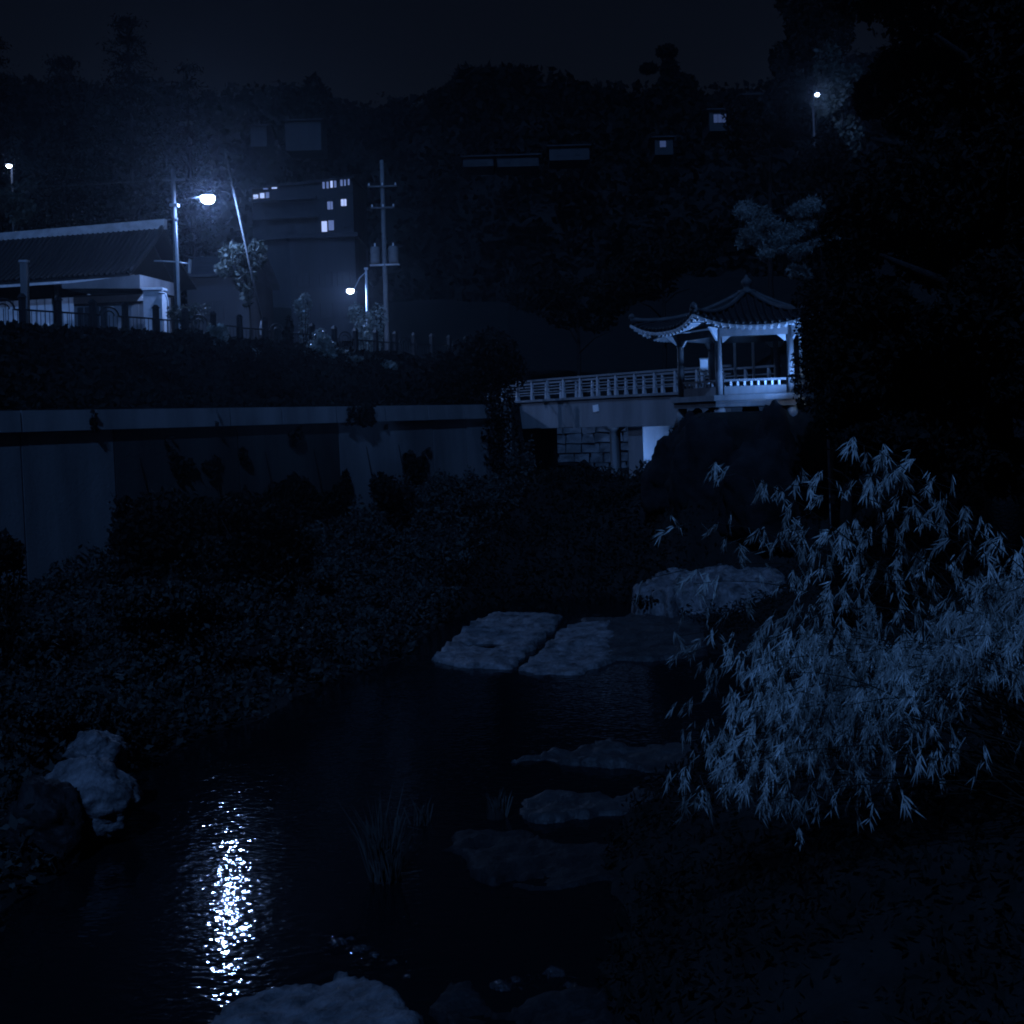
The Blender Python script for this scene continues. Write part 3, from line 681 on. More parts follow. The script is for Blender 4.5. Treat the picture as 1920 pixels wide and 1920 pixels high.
o = add("foliage", leaves("foliage", iv, .2, .8, flat=-.2), M["leaf"], t, world=True); o["kind"] = "stuff"
for s_ in (5, 8, 10.5, 13, 16, 18):
    p = wall_pt(s_) + nd * .24; MB().tube([p + Vector((0, 0, 1.6)), p - nd * .06 + Vector((.1, .1, 3.2)), p - nd * .16 + Vector((-.1, -.1, 5.2))], [.04, .03, .012], 5).part("vine_stem", M["bark"], t, world=True)

# ------------------------------------------------------------------ footbridge
BA = Vector((-3.2, 73.2, 0)); BB = Vector((9.4, 53.0, 0)); bd = (BB - BA).normalized(); bl = (BB - BA).length; bn = Vector((-bd.y, bd.x, 0)); bn = -bn if bn.y > 0 else bn   # bn faces the viewer
def deck(s_): return 7.08 + .04 * math.sin(math.pi * s_ / bl)
t = thing("footbridge", "pale concrete footbridge with post-and-rail parapet leading to the pavilion", "bridge", (BA.x, BA.y, 3.0))
zv = lambda z: Vector((0, 0, z))
def bp_(s_, off): return BA + bd * s_ + bn * off
g = MB(); WB_ = 3.0
for i in range(8):
    s0, s1 = bl * i / 8, bl * (i + 1) / 8; d0, d1 = deck(s0), deck(s1)
    g.hexa([bp_(s0, 0) + zv(d0 - 1.55), bp_(s1, 0) + zv(d1 - 1.5), bp_(s1, -WB_) + zv(d1 - 1.5), bp_(s0, -WB_) + zv(d0 - 1.55), bp_(s0, 0) + zv(d0 - .12), bp_(s1, 0) + zv(d1 - .12), bp_(s1, -WB_) + zv(d1 - .12), bp_(s0, -WB_) + zv(d0 - .12)])
g.part("girder", M["concrete"], t, world=True)
g = MB()
for i in range(8):
    s0, s1 = bl * i / 8, bl * (i + 1) / 8; d0, d1 = deck(s0), deck(s1)
    g.hexa([bp_(s0, .12) + zv(d0 - .117), bp_(s1, .12) + zv(d1 - .117), bp_(s1, -WB_ - .12) + zv(d1 - .117), bp_(s0, -WB_ - .12) + zv(d0 - .117), bp_(s0, .12) + zv(d0), bp_(s1, .12) + zv(d1), bp_(s1, -WB_ - .12) + zv(d1), bp_(s0, -WB_ - .12) + zv(d0)])
g.part("deck", M["concrete"], t, world=True)
for off in (-.05, -WB_ + .05):
    s_ = .6
    while s_ < bl:
        p = bp_(s_, off) + zv(deck(s_) + .003)
        mb = MB(); z_ = [(.0, .095), (.5, .075), (.97, .06)]
        for (za, ra), (zb_, rb_) in zip(z_, z_[1:]):
            mb.hexa([p - bd * ra - bn * ra * .8 + zv(za), p + bd * ra - bn * ra * .8 + zv(za), p + bd * ra + bn * ra * .8 + zv(za), p - bd * ra + bn * ra * .8 + zv(za), p - bd * rb_ - bn * rb_ * .8 + zv(zb_), p + bd * rb_ - bn * rb_ * .8 + zv(zb_), p + bd * rb_ + bn * rb_ * .8 + zv(zb_), p - bd * rb_ + bn * rb_ * .8 + zv(zb_)])
        mb.part("rail_post", M["railp"], t, world=True); s_ += 1.5
    for hz_, hh in ((1.02, .1), (.68, .06), (.38, .06)):
        mb = MB(); q = [bp_(bl * i / 8, off) + zv(deck(bl * i / 8) + hz_) for i in range(9)]
        for a_, b_ in zip(q, q[1:]): mb.beam(a_, b_, .12 if hz_ > 1 else .05, hh)
        mb.part("rail", M["concrete"], t, world=True)
# name plate on the girder
sp = 0
for i in range(300):
    s_ = bl * i / 300; p = bp_(s_, 0); u = 960 + p.x / p.y * F
    if u < 1120: sp = s_
p = bp_(sp, .02); pl_ = MB().beam(p - bd * .22 + zv(deck(sp) - .62), p + bd * .22 + zv(deck(sp) - .58), .04, .34).part("name_plate", M["white"], t, world=True)
# piers
def s_at(uu):
    return min((abs(960 + bp_(bl * i / 400, -.3).x / bp_(bl * i / 400, -.3).y * F - uu), bl * i / 400) for i in range(401))[1]
s1 = s_at(1151); p = bp_(s1, -.35)
pr = MB().lathe([(.27, 1.0), (.27, deck(s1) - 1.78), (.55, deck(s1) - 1.56)], 16, (p.x, p.y, 0)).part("pier_column", M["concrete"], t, True, True)
s2 = s_at(1205); A = bp_(s2, -.3)
MB().hexa([A - bd * 1.15 + zv(1), A + zv(1), A - bn * 2.4 + zv(1), A - bd * 1.15 - bn * 2.4 + zv(1)] + [A - bd * 1.15 + zv(deck(s2) - 1.56), A + zv(deck(s2) - 1.56), A - bn * 2.4 + zv(deck(s2) - 1.56), A - bd * 1.15 - bn * 2.4 + zv(deck(s2) - 1.56)]).part("pier_wall", M["concrete"], t, world=True)
s3 = s_at(975); A = bp_(s3, -.25)
MB().hexa([A - bd * 2.2 + zv(1), A + zv(1), A - bn * 2.5 + zv(1), A - bd * 2.2 - bn * 2.5 + zv(1)] + [A - bd * 2.2 + zv(deck(s3) - 1.565), A + zv(deck(s3) - 1.565), A - bn * 2.5 + zv(deck(s3) - 1.565), A - bd * 2.2 - bn * 2.5 + zv(deck(s3) - 1.565)]).part("abutment", M["wallc"], t, world=True)
# stone wall upstream, seen under the bridge
t = thing("upstream_wall", "stone-faced bank wall seen under the footbridge", "wall", (4.5, 79, 2.5))
stn = []
for r_ in range(5):
    c_ = 0; x_ = -1.5 - .3 * (r_ % 2)
    while x_ < 8.5:
        w__ = .7 + .5 * rng.random(); z_ = 2.6 + r_ * .62
        j = rng.normal(size=(8, 3)) * .035
        q = [(x_ + .03, 79 + .1 * rng.random(), z_ + .03), (x_ + w__ - .03, 79, z_ + .03), (x_ + w__ - .03, 79.5, z_ + .03), (x_ + .03, 79.5, z_ + .03), (x_ + .06, 79.02, z_ + .57), (x_ + w__ - .06, 79.04, z_ + .57), (x_ + w__ - .03, 79.5, z_ + .57), (x_ + .03, 79.5, z_ + .57)]
        MB().hexa([Vector(a_) + Vector(b_) for a_, b_ in zip(q, j)]).part("stone", M["bankstone"], t, world=True); x_ += w__
MB().box(-2, 9, 79.3, 80, 1.5, 5.75).part("backing", M["wallc"], t, world=True)

# ------------------------------------------------------------------ pavilion
PC = Vector((P(1402, 600, 46).x, 46, 6.15)); A0 = R(174)
t = thing("pavilion", "six-sided wooden pavilion with curved tiled roof on the rock outcrop", "pavilion", PC, A0)
RC, RE_, FZ = 2.52, 4.35, .55          # column radius, eave radius, floor height
COL_T = 2.88; ZE_ = 2.98; ZA = 4.40    # column top, eave, apex (above the rock)
hexv = lambda r, k: Vector((r * math.cos(k * math.pi / 3), r * math.sin(k * math.pi / 3), 0))
def hexslab(r, z0, z1):
    mb = MB(); mb.v = [tuple(hexv(r, k) + zv(z0)) for k in range(6)] + [tuple(hexv(r, k) + zv(z1)) for k in range(6)]
    mb.f = [tuple(range(6))[::-1], tuple(range(6, 12))] + [(k, (k + 1) % 6, 6 + (k + 1) % 6, 6 + k) for k in range(6)]; return mb
hexslab(RC + .42, FZ - .2, FZ).part("floor", M["wood"], t)
hexslab(RC + .30, FZ - .42, FZ - .203).part("floor_beam", M["wood"], t)
hexslab(RC + .25, COL_T + .12, COL_T + .16).part("ceiling", M["wood"], t)
colm = MB().tube([(0, 0, FZ + .003), (0, 0, 1.3), (0, 0, COL_T)], [.125, .13, .115], 14).m("column", True)
plm = MB().lathe([(0, FZ - .42), (.17, FZ - .42), (.2, .0), (.26, -.5), (0, -.5)], 12).m("foundation_stone", True)
for k in range(6):
    p = hexv(RC, k); add("column", colm, M["wood"], t, loc=p); add("foundation_stone", plm, M["stone"], t, loc=p)
    p = hexv(1.35, k + .5); add("foundation_stone", plm, M["stone"], t, loc=p)
    a_, b_ = hexv(RC, k), hexv(RC, k + 1); dd = (b_ - a_).normalized(); out = hexv(1, k + .5)
    MB().beam(a_ + zv(COL_T - .11), b_ + zv(COL_T - .11), .16, .26).part("tie_beam", M["wood"], t)
    MB().beam(a_ + zv(COL_T + .19) - dd * .2, b_ + zv(COL_T + .19) + dd * .2, .22, .2).part("purlin", M["pale"], t)
    bk = MB()
    bk.hexa([a_ * 1.0 + zv(COL_T - .35), a_ * 1.0 + zv(COL_T - .35) + dd * .05, a_ + dd * .05 + zv(COL_T + .05), a_ + zv(COL_T + .05), a_ * 1.06 + zv(COL_T - .4), a_ * 1.06 + dd * .05 + zv(COL_T - .4), a_ * 1.3 + dd * .05 + zv(COL_T + .08), a_ * 1.3 + zv(COL_T + .08)])
    bk.part("bracket", M["pale"], t)
    for s_ in (-1, 1):
        q = a_ if s_ == 1 else b_; q = q + dd * s_ * .15
        MB().hexa([q + zv(COL_T - .46) - out * .04, q + dd * s_ * .05 + zv(COL_T - .46) - out * .04, q + dd * s_ * .05 + zv(COL_T - .46) + out * .04, q + zv(COL_T - .46) + out * .04, q + zv(COL_T - .243) - out * .04, q + dd * s_ * .3 + zv(COL_T - .243) - out * .04, q + dd * s_ * .3 + zv(COL_T - .243) + out * .04, q + zv(COL_T - .243) + out * .04]).part("corner_brace", M["pale"], t)
    for q in ((.36, .64) if k in (2, 3, 4) else ()):
        p = a_.lerp(b_, q); MB().box(p.x - .045, p.x + .045, p.y - .045, p.y + .045, FZ + .003, COL_T - .245).part("slim_post", M["white"], t)  # white here paints in the floodlight that misses these posts
    # parapet rail; the side facing the bridge stays open
    if k not in (5,):
        ra, rb_ = a_.lerp(b_, .07), b_.lerp(a_, .07)
        MB().beam(ra + zv(FZ + .52), rb_ + zv(FZ + .52), .1, .08).part("hand_rail", M["wood"], t)
        MB().beam(ra + zv(FZ + .16), rb_ + zv(FZ + .16), .05, .3).part("rail_board", M["wood"], t)
        for q in range(1, 9):
            p = ra.lerp(rb_, q / 9); MB().beam(p + zv(FZ + .32), p + zv(FZ + .477), .07, .07, (1, 0, 0)).part("baluster", M["white"], t)
def roof_pt(k, s_, r):
    """side k, s_ in -1..1 along the eave, r 0 at the apex to 1 at the eave"""
    a_, b_ = hexv(RE_, k), hexv(RE_, k + 1); p = a_.lerp(b_, (s_ + 1) / 2); lift = abs(s_) ** 2.6
    p *= (1 - .045 * (1 - lift) * r); p *= r
    rr = max(0.0, 1 - r); h = (1 - r) * .50 + rr ** 2.6 * .50
    p.z = ZE_ + (ZA - ZE_) * h + .44 * lift * r ** 3; return p
for k in range(6):
    mb = MB(); nr, nsx = 10, 14
    for lay in (0, 1):
        for j in range(nr + 1):
            for i in range(nsx + 1):
                p = roof_pt(k, -1 + 2 * i / nsx, max(.02, j / nr)); p.z -= .16 * lay; mb.v.append(tuple(p))
    q = (nr + 1) * (nsx + 1)
    for j in range(nr):
        for i in range(nsx):
            a_ = j * (nsx + 1) + i; mb.f.append((a_, a_ + 1, a_ + nsx + 2, a_ + nsx + 1)); a_ += q; mb.f.append((a_, a_ + nsx + 1, a_ + nsx + 2, a_ + 1))
    for i in range(nsx): a_ = nr * (nsx + 1) + i; mb.f.append((a_, a_ + 1, q + a_ + 1, q + a_))
    rf = mb.part("roof_slope", M["tile"], t, True)
NR = 17; hl = RE_ / 2
for i in range(NR):
    wv = (-1 + 2 * (i + .5) / NR); mb = MB(); r0 = max(.05, abs(wv)); pts = []
    for j in range(9):
        r = r0 + (1.012 - r0) * j / 8; p = roof_pt(0, max(-1, min(1, wv / max(r, .001))), r); pts.append(p + zv(.03))
    mb.tube(pts, .075, 6); m_ = mb.m("roof_tile_row", True)
    rmb = MB(); e_ = roof_pt(0, wv, 1.0) - zv(.2); i_ = roof_pt(0, wv * .92, .60); i_.z = max(i_.z - .3, COL_T + .33)
    rmb.tube([e_.lerp(i_, .01), e_.lerp(i_, .97)], .062, 6); m2 = rmb.m("rafter")
    fmb = MB(); e2 = roof_pt(0, wv, 1.015) - zv(.13); fmb.beam(e2, e2.lerp(i_, .25) + zv(.02), .075, .075); m3 = fmb.m("flying_rafter")
    for k in range(6):
        add("roof_tile_row", m_, M["tile"], t, rot=(0, 0, k * math.pi / 3)); add("rafter", m2, M["pale"], t, rot=(0, 0, k * math.pi / 3)); add("flying_rafter", m3, M["pale"], t, rot=(0, 0, k * math.pi / 3))
eb = MB(); 
for i in range(14):
    a_ = roof_pt(0, -1 + i / 7, 1.0) - zv(.12); b_ = roof_pt(0, -1 + (i + 1) / 7, 1.0) - zv(.12); eb.beam(a_, b_, .05, .1)
ebm = eb.m("eave_board")
hp = MB(); hp.tube([roof_pt(0, -1, r) + zv(.10) for r in np.linspace(.06, 1.0, 12)], [.10] * 11 + [.14], 8); hpm = hp.m("hip_ridge", True)
ecap = MB().lathe([(0, 0), (.12, .02), (.12, .14), (.05, .22), (0, .25)], 10, tuple(roof_pt(0, -1, .985) + zv(.12))).m("hip_end_tile", True)
for k in range(6):
    add("eave_board", ebm, M["pale"], t, rot=(0, 0, k * math.pi / 3))
    h_ = add("hip_ridge", hpm, M["hip"], t, rot=(0, 0, k * math.pi / 3)); add("hip_end_tile", ecap, M["hip"], h_)
MB().lathe([(.0, ZA - .1), (.36, ZA - .08), (.32, ZA + .06), (.16, ZA + .09), (.11, ZA + .16), (.17, ZA + .24), (.21, ZA + .34), (.18, ZA + .44), (.09, ZA + .51), (.04, ZA + .62), (0, ZA + .65)], 16).part("finial", M["hip"], t, True)

q = P(1320, 690, 45.2); t = thing("notice_board", "white notice board standing between the left pavilion columns", "notice board", (q.x, 45.2, 6.703))
zb_, zt_ = P(1320, 702, 45.2).z - 6.703, P(1320, 674, 45.2).z - 6.703
MB().box(-.14, .14, -.05, .05, zb_, zt_).part("panel", M["white"], t)
MB().box(-.17, .17, -.07, .07, zt_ + .003, zt_ + .05).part("cap", M["wood"], t)
MB().tube([(0, .02, 0.003), (0, .02, zb_ - .003)], .04, 8).part("post", M["metal"], t)

# floodlight on a short post right of the pavilion, hidden from here by the dark tree
FLP = Vector((10.7, 41.9, gz(10.7, 41.9)))
def floodlight(label, base, hgt, target, power, blend=.6, cone=130, name="floodlight"):
    base = Vector(base); t = thing(name, label, "floodlight", base, 0, "floodlights")
    MB().tube([(0, 0, -.2), (0, 0, hgt - .16)], .05, 8).part("post", M["metal"], t, True)
    hd = Vector((0, 0, hgt)); dr = (Vector(target) - (base + hd)).normalized()
    MB().beam(hd - dr * .12, hd + dr * .06, .34, .26).part("housing", M["iron"], t)
    gl_ = MB().beam(hd + dr * .065, hd + dr * .08, .3, .22).part("glass", M["lamp"], t)
    o = lamp_light("flood_light", hd + dr * .2, power, t, .12, BLUE, spot=True)
    o.data.spot_size = R(cone); o.data.spot_blend = blend; o.rotation_euler = (-dr).to_track_quat('Z', 'Y').to_euler()
floodlight("low floodlight in the trees at the pavilion's right front corner", FLP, max(.4, 6.5 - FLP.z), (8.0, 43.0, 9.0), 1150, cone=110)
fb = Vector((7.5, 57.0, 0)); fb.z = gz(fb.x, fb.y)
floodlight("floodlight on the right bank lighting the bridge piers", fb, .9, (5.6, 58.6, 4.6), 420)

# ------------------------------------------------------------------ rocks
def slab(label, poly_px, z=.25, rough=.05, mat_r="rock", name="rock_slab", group="flat rocks in the stream", step=.07, tilt=(0, 0), edge=.16, cat="rock", pit=None, warp=1.0):
    poly = [G(u, v, z) for u, v in poly_px]; pxy = [(p.x, p.y) for p in poly]
    x0, x1 = min(p[0] for p in pxy) - .2, max(p[0] for p in pxy) + .2; y0, y1 = min(p[1] for p in pxy) - .2, max(p[1] for p in pxy) + .2
    cx, cy = (x0 + x1) / 2, (y0 + y1) / 2; step = max(step, (x1 - x0) / 90, (y1 - y0) / 90)
    nx_, ny_ = int((x1 - x0) / step) + 2, int((y1 - y0) / step) + 2; vv = []; ins = []
    PX = np.array(pxy); Q = np.roll(PX, -1, 0)
    for j in range(ny_):
        for i in range(nx_):
            x = x0 + i * step; y = y0 + j * step
            wx = x + .18 * warp * fbm(x * 1.3, y * 1.3, 2.); wy = y + .25 * warp * fbm(x * 1.1, y * 1.1, 7.)
            e = Q - PX; l2 = (e ** 2).sum(1); tt = np.clip(((np.array([wx, wy]) - PX) * e).sum(1) / l2, 0, 1); dd = np.sqrt((((PX + e * tt[:, None]) - np.array([wx, wy])) ** 2).sum(1)).min()
            c_ = (((PX[:, 1] > wy) != (Q[:, 1] > wy)) & (wx < (Q[:, 0] - PX[:, 0]) * (wy - PX[:, 1]) / (Q[:, 1] - PX[:, 1] + 1e-9) + PX[:, 0])).sum() % 2 == 1
            s_ = dd if c_ else -dd
            hh = -.5 + (z + .5) * sm((s_ + edge * .5) / edge); ly = fbm(x * .9 + y * .4, y * 1.5 - x * .2, 3.) * 3; hh += rough * 1.1 * (math.floor(ly) + sm((ly - math.floor(ly)) * 3)) * sm(s_ / .2 + .3); hh += (fbm(x * .8, y * .8, 1.) * rough * 1.6 + fbm(x * 3.2, y * 3.2, 4.) * rough * .9 - abs(fbm(x * 6.5, y * 6.5, 8.)) * rough * .7) * sm(s_ / .25 + .6) + tilt[0] * (x - cx) * sm(s_ / .3 + .5) + tilt[1] * (y - cy) * sm(s_ / .3 + .5)
            if pit: pc = G(pit[0], pit[1], z); hh -= .22 * sm((1 - math.hypot((x - pc.x) / pit[2], (y - pc.y) / pit[3])) * 3)
            vv.append((x - cx, y - cy, hh)); ins.append(s_ > -edge)
    ff = []
    for j in range(ny_ - 1):
        for i in range(nx_ - 1):
            a_ = j * nx_ + i; q = (a_, a_ + 1, a_ + nx_ + 1, a_ + nx_)
            if any(ins[k] for k in q): ff.append(q)
    m_ = mesh(name, vv, ff, True); bm = bmesh.new(); bm.from_mesh(m_)
    bmesh.ops.delete(bm, geom=[v for v in bm.verts if not v.link_faces], context='VERTS'); bm.to_mesh(m_); bm.free()
    return tag(add(name, m_, M[mat_r], loc=(cx, cy, 0)), label, cat, group)
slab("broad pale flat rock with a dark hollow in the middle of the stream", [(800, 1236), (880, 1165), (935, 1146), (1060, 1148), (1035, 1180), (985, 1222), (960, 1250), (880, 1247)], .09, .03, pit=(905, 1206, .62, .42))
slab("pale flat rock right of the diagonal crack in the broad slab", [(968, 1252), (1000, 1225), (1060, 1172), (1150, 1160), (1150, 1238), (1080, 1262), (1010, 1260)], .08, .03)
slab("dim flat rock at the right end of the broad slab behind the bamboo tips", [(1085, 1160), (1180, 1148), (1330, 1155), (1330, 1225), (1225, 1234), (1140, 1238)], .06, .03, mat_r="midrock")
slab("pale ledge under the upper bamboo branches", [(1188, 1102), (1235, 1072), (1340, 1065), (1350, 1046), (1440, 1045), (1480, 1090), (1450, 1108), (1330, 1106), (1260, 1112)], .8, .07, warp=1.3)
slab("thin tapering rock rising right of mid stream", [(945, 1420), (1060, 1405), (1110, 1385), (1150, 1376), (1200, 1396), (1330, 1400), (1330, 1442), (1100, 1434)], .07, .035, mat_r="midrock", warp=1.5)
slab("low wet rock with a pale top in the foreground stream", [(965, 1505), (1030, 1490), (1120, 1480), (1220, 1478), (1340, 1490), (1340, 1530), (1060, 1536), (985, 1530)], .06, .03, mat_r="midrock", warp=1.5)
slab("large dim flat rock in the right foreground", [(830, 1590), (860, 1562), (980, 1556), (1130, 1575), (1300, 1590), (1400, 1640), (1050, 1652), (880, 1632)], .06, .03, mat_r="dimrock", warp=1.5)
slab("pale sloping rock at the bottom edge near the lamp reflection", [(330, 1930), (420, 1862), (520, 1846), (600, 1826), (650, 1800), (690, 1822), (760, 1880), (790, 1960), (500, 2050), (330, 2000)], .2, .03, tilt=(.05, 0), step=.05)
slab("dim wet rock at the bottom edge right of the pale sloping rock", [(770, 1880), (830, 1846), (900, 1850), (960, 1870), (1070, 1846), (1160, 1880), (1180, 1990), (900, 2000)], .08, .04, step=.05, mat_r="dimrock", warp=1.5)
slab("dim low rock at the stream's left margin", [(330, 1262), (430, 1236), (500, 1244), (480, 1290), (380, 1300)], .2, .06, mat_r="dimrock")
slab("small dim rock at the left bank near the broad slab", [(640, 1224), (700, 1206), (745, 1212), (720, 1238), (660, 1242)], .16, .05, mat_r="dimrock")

def boulder(label, px, d, r, mat_r="rock", seed=0, sub=5, group="boulders on the left bank", name="boulder", amp=.17, cat="rock", planes=15):
    """a broken rock: a ball cut by random planes, then roughened"""
    rs = np.random.default_rng(seed); pn = rs.normal(size=(planes, 3)); pn /= np.linalg.norm(pn, axis=1)[:, None]; ph = .55 + .36 * rs.random(planes)
    bm = bmesh.new(); bmesh.ops.create_icosphere(bm, subdivisions=sub, radius=1)
    for v in bm.verts:
        c_ = v.co.copy(); dt = pn @ np.array(c_); k = min(1.0, float((ph / np.maximum(dt, .05)).min()))
        q = c_ * 1.6 + Vector((seed * 3.1, seed, 0)); k *= 1 + amp * noise.fractal(q, .8, 2.1, 5) + amp * .35 * noise.fractal(q * 5, .9, 2.1, 3)
        v.co = Vector((c_.x * r[0], c_.y * r[1], c_.z * r[2])) * k
    m_ = bpy.data.meshes.new(name); bm.to_mesh(m_); bm.free(); m_.shade_smooth()
    return tag(add(name, m_, M[mat_r], loc=P(px[0], px[1], d)), label, cat, group)
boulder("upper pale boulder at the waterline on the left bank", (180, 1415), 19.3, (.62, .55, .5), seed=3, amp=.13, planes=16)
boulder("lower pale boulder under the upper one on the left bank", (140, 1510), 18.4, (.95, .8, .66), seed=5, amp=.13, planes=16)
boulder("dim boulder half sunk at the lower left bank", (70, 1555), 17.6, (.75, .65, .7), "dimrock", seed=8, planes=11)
# outcrop carrying the pavilion
go = "rocks of the pavilion outcrop"
boulder("jagged dark rock face at the pavilion outcrop's left corner beside the bridge pier", (1282, 890), 46, (1.45, 1.5, 3.0), "cliff", 17, group=go, amp=.26)
boulder("broad dark rock face below the pavilion", (1350, 945), 43.5, (2.0, 1.3, 3.2), "cliff", 12, group=go, amp=.22)
boulder("dark rock face below the pavilion's right side", (1460, 950), 42.6, (2.1, 1.3, 3.1), "cliff", 13, group=go, amp=.22)

# ------------------------------------------------------------------ undergrowth on both banks
cen = []
for _ in range(95000):
    y = 12 + 48 * rng.random(); xl, xw = EL(y), I(y, WA); tt = rng.random(); x = xl + (xw - xl) * tt * .98
    u = 960 + x / y * F
    if not -420 < u < 1000: continue
    k = .5 + .9 * fbm(x * .5, y * .5, 9.)
    if rng.random() > k + .35: continue
    cen.append((x, y, gz(x, y) + (.08 + .5 * max(0, k) + 1.5 * max(0, k - .62)) * rng.random() ** .8 * (.45 if u < 190 and tt > .55 else 1)))
tag(add("undergrowth", leaves("undergrowth", cen, .15, .55, -.2), M["under"]), "dim tangled undergrowth covering the left bank below the wall", "plants", kind="stuff")
cen = []
for _ in range(26000):
    y = 37.5 + 26 * rng.random() ** .9; x = -3 + 11 * rng.random(); k = .5 + .9 * fbm(x * .5, y * .5, 2.)
    if EL(y) - 1 < x < ER(y) + .6: cen.append((x, y, gz(x, y) + (.1 + .55 * max(0, k)) * rng.random()))
tag(add("streambed_weeds", leaves("streambed_weeds", cen, .17, .5, -.2), M["leaf"]), "black weeds filling the stream bed before the footbridge", "plants", kind="stuff")
cen = []
for _ in range(50000):
    y = 7 + 36 * rng.random(); x = ER(y) + .08 + 12 * rng.random() ** 1.3; u = 960 + x / y * F
    if not 900 < u < 2000: continue
    k = .5 + .9 * fbm(x * .6, y * .6, 5.)
    if rng.random() > k + .3: continue
    cen.append((x, y, gz(x, y) + (.05 + .5 * max(0, k)) * rng.random()))
tag(add("bank_grass", leaves("bank_grass", cen, .12, .35, -.3), M["leaf"]), "near-black grass and weeds on the right bank slope", "plants", kind="stuff")
gb = "dark bushes on the left bank"
bush("added dark leaves standing in for shade below the pale ledge", P(1300, 1128, 37.5), (1.9, .7, .35), 2600, "leaf", .15, group="added dark foliage on the right shore")  # added foliage, its black tone stands for the shade below the ledge
bush("dark leafy shrub at the left edge before the pale end of the wall", P(8, 1040, 27), (.75, .7, .75), 1500, "leaf", .13, group=gb)
bush("dark bush hiding the wall's foot left of centre", P(290, 1010, 31), (1.9, 1.2, 1.1), 3400, "leaf", .16, group=gb)
bush("dark bush below the middle of the wall", P(480, 985, 36), (2.2, 1.4, 1.3), 3400, "leaf", .17, group=gb)
bush("dark bush against the wall's lower right part", P(735, 925, 46), (.8, .8, 1.0), 1800, "leaf", .17, group=gb)
bush("dark low bush at the right foot of the wall", P(850, 960, 48), (2.0, 1.2, .7), 2600, "leaf", .17, group=gb)
bush("dim bush above the boulders on the left bank", P(110, 1300, 21.5), (1.5, 1.0, .6), 3200, "under", .11, group=gb)
bush("dim bush on the left bank in the middle distance", P(330, 1130, 28), (1.9, 1.2, .8), 3600, "under", .13, group=gb)
bush("dark bush under the footbridge's left end", P(985, 905, 61), (1.5, 1.0, .9), 2200, "leaf", .18, group=gb)  # added to darken the lit slope under the bridge

# reeds
def reeds(label, u, v, z, n_, h, sp, lean=.35):
    c_ = G(u, v, z); t = thing("reed_tuft", label, "reeds", c_, 0, "reed tufts in the stream"); mb = MB()
    for i in range(n_):
        a_ = rng.random() * 6.28; r_ = sp * rng.random(); b_ = Vector((r_ * math.cos(a_), r_ * math.sin(a_), -.1)); L_ = h * (.5 + .6 * rng.random()); a2 = rng.random() * 6.28; ln = lean * rng.random() * L_ * 1.4
        tip = b_ + Vector((math.cos(a2) * ln, math.sin(a2) * ln, L_)); mid = b_.lerp(tip, .55) + Vector((0, 0, .12 * L_)); s_ = Vector((math.sin(a2 + 1), math.cos(a2 + 1), 0)) * .012
        if rng.random() < .35: tip.z -= L_ * .35
        q = len(mb.v); mb.v += [b_ - s_, b_ + s_, mid + s_ * .8, mid - s_ * .8, tip]; mb.f += [(q, q + 1, q + 2, q + 3), (q + 3, q + 2, q + 4)]
    mb.part("blades", M["reed"], t)["kind"] = "stuff"
    MB().lathe([(0, .05), (sp * .7, .0), (sp, -.12), (sp * .8, -.3)], 9).part("root_clump", M["soil"], t, True)
reeds("tall reed tuft standing in dark water right of the lamp reflection", 725, 1650, 0, 110, 1.25, .22)
reeds("short reed tuft on the rock above the foreground ledge", 930, 1520, .1, 50, .42, .16)
reeds("small reed tuft right of the tall one", 790, 1545, 0, 40, .5, .14)
reeds("thin reed tuft at the left bank above the boulders", 40, 1335, .9, 40, .75, .2)
# wet stones of a riffle
gw = "wet stones of the riffle"
M["wet"] = mat("wet_stone", (.022, .022, .023), .16, .7, .4, 8.0, 1.0, 40)
for i, (u, v, s_, lab) in enumerate([
    (632, 1772, .10, "leftmost wet stone of the row at the lamp reflection's right foot"), (655, 1762, .06, "small wet stone topping the row beside the lamp reflection"),
    (678, 1780, .09, "wet stone between the reed tuft and the pale sloping rock"), (702, 1792, .07, "wet stone just above the peak of the pale sloping rock"),
    (738, 1808, .07, "wet stone right of the pale sloping rock's peak"), (764, 1832, .06, "lowest wet stone right of the pale sloping rock"),
    (940, 1852, .11, "left wet stone on the dim rock at the bottom edge"), (966, 1840, .07, "small wet stone beside the left one on the dim bottom rock"),
    (1040, 1826, .12, "largest wet stone behind the dim rock at the bottom edge"), (1066, 1850, .07, "right wet stone on the dim rock at the bottom edge")]):
    boulder(lab, (u, v), G(u, v, 0).y, (s_ * 1.2, s_ * .9, s_ * .75), "wet", 20 + i, 3, gw, "wet_stone", .2)

def riffle(px, rx, ry, amp, seed):
    c_ = G(*px, 0.0); st = .022; nx_, ny_ = int(2 * rx / st), int(2 * ry / st); vv = []; ff = []
    for j in range(ny_ + 1):
        for i in range(nx_ + 1):
            x, y = -rx + i * st, -ry + j * st; e = sm((1 - math.hypot(x / rx, y / ry)) * 1.6)
            vv.append((x, y, -.012 + e * (.02 + amp * fbm(x * 6.5 + seed, y * 9, 3.) + amp * .5 * fbm(x * 17 + seed, y * 19, 6.))))
    for j in range(ny_):
        for i in range(nx_): q = j * (nx_ + 1) + i; ff.append((q, q + 1, q + nx_ + 2, q + nx_ + 1))
    add("water_riffle", mesh("water_riffle", vv, ff, True), wm, loc=c_)["kind"] = "structure"
riffle((645, 1772), .42, .5, .035, 1.); riffle((715, 1805), .5, .3, .03, 4.); riffle((1005, 1842), .62, .3, .035, 9.)

